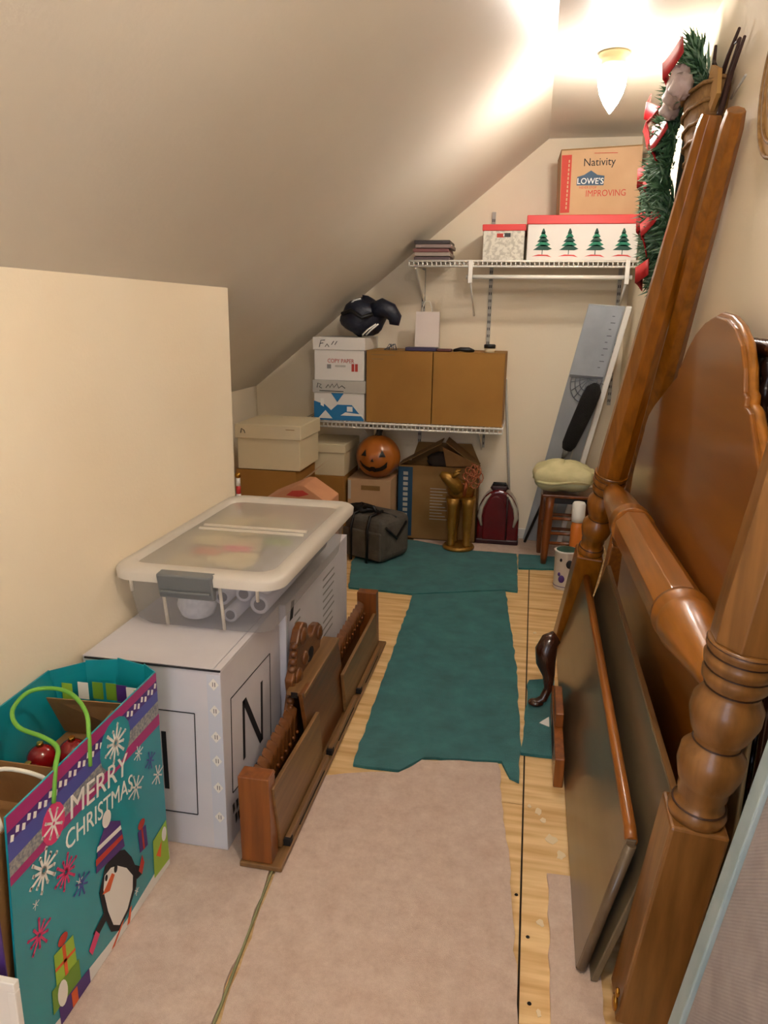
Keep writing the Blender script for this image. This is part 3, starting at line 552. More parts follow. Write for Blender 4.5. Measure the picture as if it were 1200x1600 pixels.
MB().ball((-1.03, 4.57, 1.406), (.145, .12, .112), 22, 14, lambda a, th: 1 + .07 * math.sin(3 * a + 1) + .06 * math.sin(5 * th + a) - (.12 * max(0, -math.cos(a)) * max(0, math.sin(th)))).build('body', 'navy', nb)
MB().tube([(-.95, 4.53, 1.44), (-.90, 4.52, 1.46), (-.85, 4.52, 1.44), (-.82, 4.53, 1.40), (-.825, 4.53, 1.36)], [.05, .055, .05, .042, .03], 10).build('sleeve', 'navy', nb)
for dx in (0, .022): MB().tube([(-1.0 + dx, 4.445, 1.30), (-.97 + dx, 4.447, 1.33), (-.92 + dx * .6, 4.46, 1.365)], .005, 6).build('stripe', 'snow', nb)
MB().tube([(-1.10, 4.49, 1.46), (-1.06, 4.48, 1.498), (-1.02, 4.49, 1.508)], .005, 6).build('stripe', 'snow', nb)
MB().tube([(-1.13, 4.47, 1.42), (-1.07, 4.44, 1.44), (-1.0, 4.43, 1.40), (-.94, 4.45, 1.42)], .012, 8).build('strap', 'black', nb)
b1, _ = carton('cardboard_box', 'brown cardboard box with faint writing beside the copy paper boxes', -.973, -.577, 4.44, 4.80, LS + .0005, 1.213, 'brown', seam='y')
for (x0, x1, z) in ((-.945, -.80, 1.185), (-.94, -.87, 1.160)): bx('faint_print', 'dtan', x0, x1, 4.4392, 4.44, z, z + .008, b1)
b2, _ = carton('cardboard_box', 'plain brown cardboard box at the open end of the lower shelf', -.572, -.156, 4.44, 4.80, LS + .0005, 1.213, 'brown', seam='y')
wb = thing('paper_gift_bag', 'small white paper bag with cord handle standing on cardboard box', 'gift bag', (-.64, 4.66, 1.2135))
MB().hexa([(-.71, 4.60, 1.2135), (-.565, 4.60, 1.2135), (-.565, 4.67, 1.2135), (-.71, 4.67, 1.2135)], [(-.71, 4.63, 1.44), (-.567, 4.63, 1.44), (-.567, 4.645, 1.44), (-.71, 4.645, 1.44)]).build('body', mat('pale_pink_paper', 'dccfc6', rough=.6), wb)
MB().tube([(-.675, 4.632, 1.42), (-.672, 4.632, 1.46), (-.655, 4.63, 1.5), (-.63, 4.63, 1.5), (-.615, 4.632, 1.46), (-.612, 4.632, 1.42)], .003, 6).build('handle', 'cordw', wb)
tag(bx('folder', mat('purple_folder', '2c1f45', rough=.4), -.745, -.56, 4.46, 4.57, 1.2135, 1.235, bevel=.004), 'dark purple folder lying on the cardboard boxes', 'folder')
tag(bx('wallet', mat('maroon_wallet', '5a2a26', rough=.5), -.555, -.47, 4.46, 4.53, 1.2135, 1.23, bevel=.006), 'dark red wallet lying beside the purple folder', 'wallet')
tag(MB().tube([(-.46, 4.48, 1.222), (-.42, 4.475, 1.23), (-.37, 4.48, 1.226), (-.34, 4.49, 1.222)], [.008, .012, .016, .007], 8).build('glove', 'black'), 'black crumpled glove on the right cardboard box', 'glove')
jr = thing('small_jar', 'small jar with black lid at corner of cardboard box', 'jar', (-.25, 4.48, 1.2135)); MB().lathe((-.25, 4.48, 1.2135), (-.25, 4.48, 1.24), [(0, .028), (1, .03)], 16).build('body', 'cream', jr); MB().lathe((-.25, 4.48, 1.24), (-.25, 4.48, 1.262), [(0, .033), (.8, .034), (1, .028)], 16).build('lid', 'black', jr)
wo = MB()
for a in (0, .6, 1.2, 1.9, 2.5): wo.tube([(-.84 + .04 * math.cos(a), 4.5 + .03 * math.sin(a), 1.216), (-.83 + .02 * math.cos(a), 4.5, 1.25), (-.84 - .04 * math.cos(a), 4.5 - .03 * math.sin(a), 1.216)], .0025, 5)
tag(wo.build('wire_ornament', 'dgrey'), 'small bent grey wire ornament on cardboard box near navy bag', 'ornament')
# upper shelf
mg = [('top', .088, 4.455, 0), ('m', .066, 4.45, .03), ('m2', .044, 4.46, -.02), ('m3', .022, 4.45, .01), ('b', .0, 4.46, 0)]
labs = ['topmost magazine of the pile at the end of upper shelf', 'second magazine from top of the pile on upper shelf', 'middle magazine of the pile on upper shelf', 'fourth magazine from top of the pile on upper shelf', 'lowest magazine of the pile on upper shelf']
for (k, dz, y, dx), lab in zip(mg, labs):
    o = MB().box(-.705 + dx * .3, -.5 + dx * .3, y, y + .24, US + .0005 + dz, US + .0205 + dz).build('magazine', mat('magazine_' + k, {'top': '3a3230', 'm': '8d7a72', 'm2': '7a4a44', 'm3': '9a8c80', 'b': '5c4a4a'}[k], rough=.45), None, .003); tag(o, lab, 'magazine', 'magazines piled on the upper shelf')
sb = lidded('gift_box', 'small white patterned box with red lid on the upper shelf', -.315, -.088, 4.45, 4.78, US + .0005, 1.878, 1.912, 'bone', 'red', .006)
bx('label_holder', 'dred', -.24, -.20, 4.4485, 4.45, 1.843, 1.864, sb); bx('hand_hole', 'black', -.20, -.165, 4.4485, 4.45, 1.845, 1.866, sb); bx('label_card', 'snow', -.205, -.198, 4.448, 4.4487, 1.848, 1.861, sb)
tb = lidded('tree_box', 'long white box with green tree pictures and red lid on upper shelf', -.072, .512, 4.43, 4.79, US + .0005, 1.908, 1.955, 'white', 'red', .007)
for i in range(4):
    cx = .0 + .012 + i * .141; y = 4.4297
    for k in range(5):
        w_ = .012 + .0095 * k; z = 1.88 - .021 * k
        MB().prism([(cx - w_, z - .021), (cx - w_ * .2, z + .006), (cx + w_ * .3, z + .006), (cx + w_ * 1.05, z - .015), (cx + w_ * .6, z - .022)], 'y', y - .0012, y + .0005).build('tree_tier', 'green' if k % 2 else 'dgreen', tb)
    bx('tree_trunk', 'dgreen', cx - .002, cx + .002, y - .001, y + .0005, 1.752, 1.782, tb)
    MB().prism([(cx - .055, 1.742), (cx - .02, 1.752), (cx + .03, 1.75), (cx + .052, 1.738), (cx + .02, 1.744), (cx - .02, 1.744)], 'y', y - .001, y + .0005).build('ground_stroke', 'red', tb)
nvt = thing('moving_box', 'brown moving box with red stripe and blue house logo on tree box', 'box', (.29, 4.6, 1.9555))
TN = Matrix.Translation((.29, 4.45, 1.956)) @ Matrix.Rotation(.035, 4, 'Z') 
MB().hexa([(-.2, 0, 0), (.216, 0, 0), (.216, .3, 0), (-.2, .3, 0)], [(-.212, 0, .322), (.205, 0, .34), (.205, .3, .34), (-.212, .3, .322)]).build('body', 'tan', nvt, .003, T=TN)
MB().hexa([(-.212, -.002, .322), (.205, -.002, .34), (.205, .15, .34), (-.212, .15, .322)], [(-.212, -.002, .3265), (.205, -.002, .3445), (.205, .15, .346), (-.212, .15, .328)]).build('flap', 'dtan', nvt, T=TN)
MB().hexa([(-.212, .152, .322), (.205, .152, .34), (.205, .3, .34), (-.212, .3, .322)], [(-.212, .152, .328), (.205, .152, .346), (.205, .3, .3445), (-.212, .3, .3265)]).build('flap', 'dtan', nvt, T=TN)
MB().prism([(-.197, .01), (-.148, .012), (-.155, .30), (-.207, .298)], 'y', -.0008, .0005).build('red_stripe', 'dred', nvt, T=TN)
for i in range(12): MB().box(-.17, -.163, -.0014, -.0006, .03 + .021 * i, .044 + .021 * i).build('stripe_text', 'tan', nvt, T=TN)
MB().prism([(-.12, .148), (.02, .148), (.022, .195), (-.015, .2), (-.05, .222), (-.085, .2), (-.12, .19)], 'y', -.0008, .0005).build('logo_house', 'navyp', nvt, T=TN)
text("LOWE'S", .042, 'snow', 'lettering', nvt, TN @ face_front(-.05, -.0013, .168), sx=.95)
text('NEVER STOP', .016, 'dred', 'lettering', nvt, TN @ face_front(-.06, -.0009, .137))
text('IMPROVING', .046, 'dred', 'lettering', nvt, TN @ face_front(.035, -.0009, .108, .02), sx=.86)
text('Nativity', .055, 'ink', 'handwriting', nvt, TN @ face_front(-.01, -.0009, .262, .03), sx=.95)
bx('print_line', 'dred', -.04, .08, -.0008, .0005, .305, .308, nvt, T=TN)

# ------------------------------------------------------------ things on the floor at the back
t, b = carton('cardboard_box', 'dark brown carton under the cream lidded box, near the knee wall', -1.60, -1.25, 3.90, 4.28, .0005, .572, 'brown', flaps=False)
MB().hexa([(-1.25, 3.92, .50), (-1.247, 3.92, .50), (-1.247, 4.26, .50), (-1.25, 4.26, .50)], [(-1.16, 3.88, .56), (-1.157, 3.88, .56), (-1.17, 4.26, .57), (-1.173, 4.26, .57)]).build('flap', 'tan', t)
t = lidded('file_box', 'cream lidded file box stacked on a dark brown carton', -1.585, -1.225, 3.90, 4.27, .5725, .745, .825, 'cream', 'cream', .01)
pen(t, [(-1.56, .775), (-1.555, .80), (-1.54, .79), (-1.535, .775)], 3.8885); bx('tear_line', 'dtan', -1.3, -1.25, 3.8895, 3.8905, .80, .804, t)
t, b = carton('cardboard_box', 'dark open carton beneath the grey-white lidded box', -1.35, -1.10, 4.40, 4.78, .0005, .447, 'brown')
t = lidded('file_box', 'dim white lidded box under the lower wire shelf', -1.343, -1.10, 4.41, 4.78, .4475, .59, .645, 'cream', 'cream', .008)
t, b = carton('cardboard_box', 'tan carton that the jack-o-lantern stands on', -1.086, -.812, 4.44, 4.79, .0005, .428, 'tan')
bx('faint_print', 'dtan', -1.0, -.88, 4.4392, 4.44, .36, .39, t); bx('white_strip', 'lgrey', -1.083, -1.065, 4.4388, 4.44, .3, .42, t)
pt = thing('peach_carton', 'peach gable-topped carton with red print behind the plastic bin', 'carton', (-1.04, 3.3, .0005))
MB().prism([(-1.19, .0005), (-.88, .0005), (-.88, .58), (-.995, .655), (-1.025, .655), (-1.19, .58)], 'y', 3.22, 3.42).build('body', 'pinkc', pt, .004)
MB().prism([(-1.08, .605), (-1.05, .628), (-1.0, .632), (-.97, .615), (-1.02, .60)], 'y', 3.2185, 3.22).build('printed_mark', 'dred', pt)
cs = thing('candy_stick', 'red and white striped candy pole beside the end of the left wall', 'decoration', (-1.345, 3.3, 0))
prev = 0
for i in range(17):
    MB().lathe((-1.345, 3.3, .0005 + i * .0385), (-1.345, 3.3, .0005 + (i + 1) * .0385), [(0, .022 - .0007 * i), (1, .022 - .0007 * (i + 1))], 12).build('stripe', 'red' if i % 2 else 'snow', cs)
MB().ball((-1.345, 3.3, .668), .015, 10, 8).build('finial', 'brass', cs)

# pumpkin
pk = thing('jack_o_lantern', 'orange ceramic jack-o-lantern with smiling face on tan carton', 'pumpkin', (-.912, 4.53, .4285))
pc = (-.912, 4.53, .562)
MB().ball(pc, (.142, .135, .134), 40, 18, lambda a, th: 1 - .035 * abs(math.sin(5 * a)) * math.cos(th)).build('body', 'pumpkin', pk)
MB().lathe((-.912, 4.53, .685), (-.902, 4.53, .735), [(0, .026), (.4, .018), (1, .021)], 10).build('stem', 'stem', pk)
def onp(x, z):   # point on the pumpkin's front
    dx = (x) / .142; dz = z / .134; q = max(0., 1 - dx * dx - dz * dz); return (pc[0] + x, pc[1] - .135 * math.sqrt(q) + .0, pc[2] + z)
def facep(poly, name):
    mb = MB(); n = len(poly); v = [onp(*p) for p in poly]; c = onp(sum(p[0] for p in poly) / n, sum(p[1] for p in poly) / n)
    outv = [(p[0], p[1] - .004, p[2]) for p in v]; inn = [(p[0], p[1] + .01, p[2]) for p in v]
    mb.add(outv + inn + [(c[0], c[1] - .0045, c[2])], [(i, (i + 1) % n, 2 * n) for i in range(n)] + [(i, (i + 1) % n, n + (i + 1) % n, n + i) for i in range(n)]).build(name, 'black', pk)
facep([(-.085, .02), (-.05, .02), (-.058, .058)], 'eye'); facep([(.03, .018), (.07, .018), (.047, .06)], 'eye'); facep([(-.02, -.01), (0, -.012), (-.009, .008)], 'nose')
mo = [(-.095, -.015), (-.075, -.032), (-.05, -.046), (-.025, -.052), (-.02, -.045), (.0, -.045), (.01, -.053), (.035, -.048), (.06, -.032), (.08, -.012), (.075, -.05), (.05, -.068), (.02, -.076), (.0, -.08), (-.012, -.072), (-.03, -.078), (-.055, -.066), (-.08, -.045)]
for i in range(8):
    a, b_ = mo[i], mo[i + 1]; c_, d_ = mo[17 - i], mo[16 - i] if i < 8 else mo[9]
    facep([a, b_, d_, c_], 'mouth')

# duffel
df = thing('duffel_bag', 'charcoal soft travel bag with black straps on teal carpet', 'bag', (-.85, 4.3, .0115))
TD = Matrix.Translation((-.86, 4.22, .0115)) @ Matrix.Rotation(-.45, 4, 'Z')
MB().box(-.15, .15, -.13, .16, 0, .27).build('body', 'duffel', df, .05, 4, T=TD)
MB().box(-.14, .14, -.142, -.12, .02, .19).build('front_pocket', 'duffel', df, .012, 3, T=TD)
for x in (-.07, .05): MB().tube([(x, -.147, .0), (x, -.148, .2), (x, -.12, .275), (x, .0, .287)], .009, 6).build('strap', 'black', df, T=TD)
MB().tube([(-.07, -.05, .28), (-.03, -.06, .315), (.03, -.06, .318), (.05, -.05, .28)], .012, 8).build('handle', 'black', df, T=TD)
MB().tube([(-.14, .02, .262), (0, .02, .275), (.14, .02, .262)], .006, 6).build('zipper', 'black', df, T=TD)
MB().tube([(.152, -.1, .22), (.158, 0, .14), (.153, .1, .22)], .009, 6).build('side_strap', 'black', df, T=TD)
MB().ball((-.09, -.02, .285), (.09, .06, .03), 12, 8, lambda a, th: 1 + .15 * math.sin(4 * a)).build('rolled_hood', 'black', df, T=TD)

# large open carton
bb = thing('open_carton', 'large brown carton with blue printed stripe and open flaps', 'box', (-.54, 4.72, .0115))
m_ = MB(); BX0, BX1, BY0, BY1, BH = -.80, -.292, 4.625, 4.80, .495
m_.box(BX0, BX1, BY0, BY0 + .004, .0115, BH); m_.box(BX0, BX1, BY1 - .004, BY1, .0115, BH); m_.box(BX0, BX0 + .004, BY0, BY1, .0115, BH); m_.box(BX1 - .004, BX1, BY0, BY1, .0115, BH); m_.box(BX0, BX1, BY0, BY1, .0115, .016)
m_.build('body', 'dtan', bb)
bx('blue_stripe', mat('deep_blue_print', '1d4763', rough=.6), BX0 + .003, -.705, BY0 - .0008, BY0, .03, BH - .01, bb)
for i in range(9): bx('stripe_letter', 'lgrey', -.765, -.735, BY0 - .0014, BY0 - .0007, .16 + i * .034, .182 + i * .034, bb)
for i in range(11): bx('print_line', 'lgrey', -.59, -.47 - .02 * (i % 3), BY0 - .0008, BY0, .15 + i * .02, .154 + i * .02, bb)
def flap(p, q, r, s_, m='dtan', th=.004):
    v = [Vector(a) for a in (p, q, r, s_)]; n_ = (v[1] - v[0]).cross(v[3] - v[0]).normalized() * th
    MB().hexa([tuple(a) for a in v], [tuple(a + n_) for a in v]).build('flap', m, bb)
flap((BX0, BY0, BH), (BX0, BY1, BH), (-.53, BY1 - .01, .655), (-.53, BY0 - .01, .645)); flap((BX1, BY0, BH), (BX1, BY1, BH), (-.50, BY1 - .01, .66), (-.50, BY0 - .02, .655)); flap((BX0 + .06, BY1 - .002, BH), (BX1, BY1 - .002, BH), (BX1 - .06, BY1 + .005, .62), (BX0 + .1, BY1 + .005, .62))
flap((BX1 - .20, BY0, BH + .005), (BX1 - .01, BY0, BH + .005), (BX1 + .02, BY0 - .07, .53), (BX1 - .22, BY0 - .05, .63), 'kraft')
tag(MB().ball((-.52, 4.70, .52), (.10, .05, .055), 14, 8, lambda a, th: 1 + .15 * math.sin(4 * a + 3 * th)).build('packing_paper', mat('dark_paper', '3b2f26', rough=.9)), 'dark crumpled packing paper showing under the open carton flaps', 'paper')

# gold figurine
gf = thing('reindeer_figurine', 'gold standing animal figurine with copper ribbon on round base', 'figurine', (-.385, 4.50, .0115))
MB().lathe((-.385, 4.50, .0115), (-.385, 4.50, .035), [(0, .098), (.5, .1), (1, .09)], 28).build('base', 'gold', gf)
for (x, y) in ((-.43, 4.465), (-.335, 4.465), (-.42, 4.545), (-.34, 4.545)):
    MB().lathe((x, y, .033), (x + .003, y, .34), [(0, .026), (.05, .026), (.1, .021), (.35, .025), (.5, .031), (.6, .03), (.85, .036), (1, .044)], 12).build('leg', 'gold', gf)
MB().tube([(-.33, 4.55, .36), (-.36, 4.53, .372), (-.40, 4.5, .385), (-.415, 4.47, .40), (-.425, 4.455, .43)], [.05, .062, .066, .058, .042], 14).build('body', 'gold', gf)
MB().tube([(-.40, 4.47, .39), (-.42, 4.45, .43), (-.445, 4.44, .455), (-.475, 4.43, .478), (-.505, 4.425, .495)], [.05, .047, .043, .034, .016], 14).build('head', 'gold', gf)
for s_ in (-1, 1): MB().tube([(-.43, 4.45 + s_ * .03, .475), (-.41, 4.45 + s_ * .045, .50), (-.385, 4.45 + s_ * .05, .51)], [.012, .014, .004], 8).build('ear', 'gold', gf)
for i in range(7):
    a0 = random.uniform(0, 6); c = (-.325 + random.uniform(-.035, .035), 4.46 + random.uniform(-.03, .02), .43 + random.uniform(-.01, .07)); pts = []
    for k in range(16): a = a0 + k * .75; pts.append((c[0] + .025 * math.cos(a) + .002 * k, c[1] + .012 * math.sin(a), c[2] + .028 * math.sin(a) + .003 * k))
    MB().tube(pts, .0035, 5).build('ribbon_curl', 'copper', gf)
MB().tube([(-.36, 4.455, .36), (-.35, 4.44, .42), (-.345, 4.455, .45)], .012, 8).build('ribbon_band', 'copper', gf)

# burgundy case
rc = thing('red_case', 'glossy burgundy rounded case with silver side strips against back wall', 'case', (-.155, 4.68, .0115))
def arch(w_, h, c, b0=0.0):
    return [(c - w_, b0), (c + w_, b0), (c + w_, h * .45)] + [(c + w_ * math.cos(a), h * .45 + h * .55 * math.sin(a)) for a in (PI * i / 14 for i in range(1, 14))] + [(c - w_, h * .45)]
MB().prism([(x, z + .0115) for x, z in arch(.132, .355, -.155)], 'y', 4.63, 4.76).build('body', 'wine', rc, .018, 4)
MB().prism([(x, z + .04) for x, z in arch(.078, .29, -.17)], 'y', 4.618, 4.635).build('front_shell', 'wine', rc, .008, 3)
for s_ in (-1, 1):
    MB().tube([(-.155 + s_ * .10, 4.628, .13), (-.155 + s_ * .115, 4.628, .19), (-.155 + s_ * .105, 4.628, .25), (-.155 + s_ * .075, 4.628, .31), (-.155 + s_ * .05, 4.628, .34)], [.006, .014, .014, .011, .005], 8).build('silver_strip', 'silver', rc)
bx('base', 'wined', -.29, -.02, 4.622, 4.765, .0115, .045, rc, .008); bx('handle_mount', 'wined', -.205, -.105, 4.66, 4.73, .355, .385, rc, .008)
MB().tube([(-.205, 4.69, .36), (-.19, 4.69, .395), (-.12, 4.69, .395), (-.105, 4.69, .36)], .01, 8).build('handle', 'black', rc)
for x in (-.10,): MB().tube([(x, 4.622, .05), (x, 4.618, .33)], .006, 6).build('groove', 'wined', rc)
pl = thing('white_pole', 'thin white pole leaning on the back wall behind burgundy case', 'pole', (-.07, 4.79, 0)); MB().tube([(-.07, 4.795, .012), (-.158, 4.812, 1.04)], .0075, 8).build('shaft', 'lgrey', pl); MB().ball((-.158, 4.812, 1.04), .0078, 8, 6).build('tip', 'snow', pl)

# grey folded board leaning in the corner
gbd = thing('grey_board', 'tall grey folding board with pale frame leaning in the corner', 'board', (.14, 4.75, .0115))
bl_, br_, tl_, tr_ = Vector((.01, 4.775, .018)), Vector((.255, 4.745, .018)), Vector((.285, 4.44, 1.495)), Vector((.512, 4.41, 1.482))
nb_ = (br_ - bl_).cross(tl_ - bl_).normalized(); nb_ = nb_ if nb_.y < 0 else -nb_
def on(u, v, d=0.): return tuple(bl_ * (1 - u) * (1 - v) + br_ * u * (1 - v) + tl_ * (1 - u) * v + tr_ * u * v + nb_ * d)
def slab(u0, u1, v0, v1, d0, d1, name, m, bev=0.): return MB().hexa([on(u0, v0, d0), on(u1, v0, d0), on(u1, v1, d0), on(u0, v1, d0)], [on(u0, v0, d1), on(u1, v0, d1), on(u1, v1, d1), on(u0, v1, d1)]).build(name, m, gbd, bev)
slab(0, .86, 0, 1, 0, .012, 'panel', 'greyb', .002); slab(.87, 1.0, .0, 1, -.01, .035, 'side_frame', 'snow', .004)
slab(.02, .82, .735, .995, .016, .02, 'hanging_sheet', 'greys'); slab(.02, .82, .728, .737, .014, .023, 'sheet_hem', 'dgrey')
for i in range(9): slab(.62, .62 + .06 + .05 * (i % 2), .77 + .024 * i, .773 + .024 * i, .02, .0212, 'scale_mark', 'dgrey')
for i in range(3): slab(.3 + .04 * i, .45 + .04 * i, .30 + .13 * i, .306 + .13 * i, .012, .0125, 'scuff', 'lgrey')
slab(.60, .63, .1, .60, .012, .02, 'strut', 'lgrey')
for rr in (.10, .075, .05): MB().tube([on(.5 + rr * 4.2 * math.cos(a), .725 + rr * .95 * math.sin(a), .02) for a in (PI + PI * i / 14 for i in range(15))], .003, 5).build('guard_ring', 'dgrey', gbd)
for i in range(8):
    a = PI + PI * (i + .5) / 8; MB().tube([on(.5, .725, .02), on(.5 + .42 * math.cos(a), .725 + .095 * math.sin(a), .02)], .0022, 5).build('guard_spoke', 'dgrey', gbd)
# long duster
du = thing('long_duster', 'long black bristle duster with coral grip leaning against the grey board', 'duster', (.03, 4.62, .0115))
d0, d1 = Vector((.022, 4.71, .017)), Vector((.362, 4.44, 1.055))
def dl(t_): return tuple(d0.lerp(d1, t_))
MB().tube([dl(0), dl(.62)], .009, 8).build('pole', 'black', du); MB().lathe(dl(.47), dl(.53), [(0, .012), (.5, .016), (1, .013)], 12).build('grip', 'salmon', du); MB().lathe(dl(.57), dl(.63), [(0, .012), (1, .02)], 12).build('ferrule', 'grey', du)
MB().lathe(dl(.62), dl(1.0), [(0, .03), (.08, .042), (.3, .047), (.7, .05), (.92, .045), (1, .02)], 18).build('bristles', 'bristle', du)
# stool and cushion
sl = thing('wooden_stool', 'small wooden stool under the cream cushion', 'stool', (.25, 4.46, .0115))
for (x, y) in ((.135, 4.31), (.40, 4.31), (.112, 4.52), (.40, 4.52)):
    MB().lathe((x, y, .0115), (x + (.015 if x < .2 else -.01), y, .425), [(0, .016), (.1, .02), (.3, .024), (.6, .027), (.8, .024), (1, .028)], 14).build('leg', 'stool', sl)
for z in (.14, .20, .29): MB().tube([(.14, 4.31, z), (.40, 4.31, z)], .010, 8).build('rung', 'stool', sl)
for z in (.17, .26): MB().tube([(.12, 4.52, z), (.40, 4.52, z)], .010, 8).build('rung', 'stool', sl)
for x in (.13, .40): MB().tube([(x, 4.31, .22), (x - .01, 4.52, .22)], .010, 8).build('rung', 'stool', sl)
bx('seat', 'stool', .10, .42, 4.285, 4.545, .415, .435, sl, .006); bx('dark_apron', 'black', .15, .40, 4.305, 4.315, .38, .415, sl)
cu = thing('seat_cushion', 'cream seat cushion with sage underside lying on the wooden stool', 'cushion', (.23, 4.35, .435))
def squash(a, th): return 1. / max(abs(math.cos(a)), abs(math.sin(a))) ** .62 * (1 + .035 * math.sin(5 * a + 1) + .02 * math.sin(11 * a))
MB().ball((.215, 4.36, .544), (.160, .125, .070), 40, 14, lambda a, th: squash(a, th) * (1.1 if abs(th) < .6 else 1.)).build('cover', 'cushion', cu)
MB().ball((.215, 4.36, .506), (.165, .128, .051), 40, 10, lambda a, th: squash(a, th)).build('underside', 'cushg', cu)
MB().tube([(.215 + .166 * math.cos(a) * squash(a, 0), 4.36 + .129 * math.sin(a) * squash(a, 0), .519 + .010 * math.sin(4 * a)) for a in (2 * PI * i / 48 for i in range(48))], .008, 6, True).build('piping', 'cushion', cu)
# tin and bottle
tn = thing('painted_tin', 'white painted tin with dark flowers beside the wooden post', 'tin', (.245, 3.955, 0))
MB().lathe((.245, 3.955, .0005), (.245, 3.955, .215), [(0, .058), (.03, .06), (.95, .062), (.97, .066), (1, .065)], 28).build('can', 'canw', tn); MB().lathe((.245, 3.955, .214), (.245, 3.955, .218), [(0, .056), (1, .054)], 24).build('contents', 'dgreen', tn)
def onc(a, z, r, m, name): 
    c = (.245 + .0625 * math.sin(a), 3.955 - .0625 * math.cos(a), z); MB().ball(c, (r * max(.15, abs(math.cos(a))), r * max(.15, abs(math.sin(a))), r * 1.2), 12, 6).build(name, m, tn)
onc(.25, .15, .02, 'ink', 'flower'); onc(-.35, .065, .018, 'purple', 'flower'); onc(-.6, .09, .009, 'purple', 'petal'); onc(-.5, .17, .008, 'ink', 'petal'); onc(.25, .15, .007, 'snow', 'flower_eye')
MB().tube([(.245 + .0605 * math.sin(a), 3.955 - .0605 * math.cos(a), .02) for a in (2 * PI * i / 30 for i in range(30))], .002, 5, True).build('rim_line', 'purple', tn)
bo = thing('cleaner_bottle', 'orange bottle with white cap between the stool and tin', 'bottle', (.30, 4.12, 0)); MB().lathe((.30, 4.12, .0005), (.30, 4.12, .33), [(0, .033), (.03, .036), (.9, .036), (1, .03)], 20).build('body', 'orangeb', bo); MB().lathe((.30, 4.12, .33), (.30, 4.12, .44), [(0, .034), (.25, .036), (.9, .036), (1, .03)], 20).build('cap', 'snow', bo)

# ------------------------------------------------------------ dismantled four-poster bed on the right
def post(parent, p0, p1, H, k=1.0, wd='honey', top=.032):
    p0 = Vector(p0); p1 = Vector(p1); L = (p1 - p0).length; d = (p1 - p0) / L
    def q(h): return p0 + d * h
    zb, zr = .515 * H, .885 * H     # block top, start of shaft
    r = MB().lathe(q(zb), q(zr), [(0, .050 * k), (.04, .053 * k), (.08, .046 * k), (.11, .040 * k), (.15, .045 * k), (.19, .044 * k), (.22, .050 * k), (.30, .058 * k), (.38, .057 * k), (.43, .043 * k), (.46, .040 * k), (.49, .047 * k), (.52, .052 * k), (.60, .061 * k), (.67, .060 * k), (.73, .048 * k), (.76, .047 * k), (.79, .056 * k), (.83, .058 * k), (.855, .054 * k), (.875, .060 * k), (.91, .062 * k), (.935, .056 * k), (.96, .063 * k), (1, .062 * k)], 32).build('post', wd, parent)
    WORLD[r.name] = Matrix.Identity(4)
    a = MB(); b_ = .052 * k; ux = Vector((1, 0, 0)); ux = (ux - d * ux.dot(d)).normalized(); uy = d.cross(ux)
    cs_ = lambda h, s_: [tuple(q(h) + ux * sx * s_ + uy * sy * s_) for sx, sy in ((-1, -1), (1, -1), (1, 1), (-1, 1))]
    # block: local child placed in world space
    def sub(mb, name, bev=0.):
        o = mb.build(name, wd, None, bev); o.parent = r; o.matrix_parent_inverse = Matrix.Identity(4) if True else None; return o
    o1 = MB().hexa(cs_(0, b_), cs_(zb, b_)).build('block', wd, None, .006)
    o2 = MB().lathe(q(zr), p1, [(0, .060 * k), (.06, .061 * k), (.3, .054 * k), (.6, .046 * k), (.97, top * 1.1), (1, top * .9)], 8, PI / 8, False).build('shaft', wd, None, .002)
    o3 = []
    for (t_, rad) in ((.075, .0475), (.445, .0415), (.755, .0475), (.852, .0545), (.932, .0565), (.985, .0615)):
        h = zb + (zr - zb) * t_
        o3.append(MB().lathe(q(h - .0018), q(h + .0018), [(0, rad * k), (.5, (rad + .0022) * k), (1, rad * k)], 28).build('groove', 'grooved', None))  # thin dark rings drawn over the turning as groove lines
    for o in (o1, o2, *o3): o.parent = r; o.matrix_parent_inverse = WORLD[parent.name].inverted() @ Matrix.Identity(4) if False else Matrix.Identity(4)
    return r
fb = thing('footboard', 'four-poster footboard with two tall posts and turned blanket rail leaning on wall', 'bed frame', (.30, 2.2, 0))
A0, A1 = (.214, 3.16, .012), (.468, 2.55, 2.0)
C0, C1 = (.305, 1.35, .0125), (.488, 1.185, 1.95)
post(fb, A0, A1, 1.0); post(fb, C0, C1, 1.0, wd='oak')
D0, D1 = Vector((.322, 2.93, .79)), Vector((.373, 1.31, .778))
rl = MB().lathe(D0, D1, [(0, .022), (.08, .040), (.15, .050), (.30, .060), (.305, .064), (.32, .066), (.335, .06), (.345, .064), (.36, .066)], 32).build('blanket_rail', 'honeyy', fb)
MB().lathe(D0.lerp(D1, .78), D1, [(0, .066), (.05, .067), (.12, .060), (.16, .064), (.24, .064), (.5, .050), (.8, .034), (1, .026)], 32).build('rail_end', 'honeyy', fb)
WORLD[rl.name] = Matrix.Identity(4)
oc = MB().lathe(D0.lerp(D1, .355), D0.lerp(D1, .785), [(0, .058), (.04, .064), (.96, .064), (1, .06)], 8, PI / 8, False).build('rail_facets', 'honeyy', None, .002); oc.parent = rl
oc2 = MB().lathe(D0.lerp(D1, .05), D0.lerp(D1, .31), [(0, .036), (.9, .060), (1, .058)], 8, PI / 8, False).build('rail_facets', 'honeyy', None, .002); oc2.parent = rl

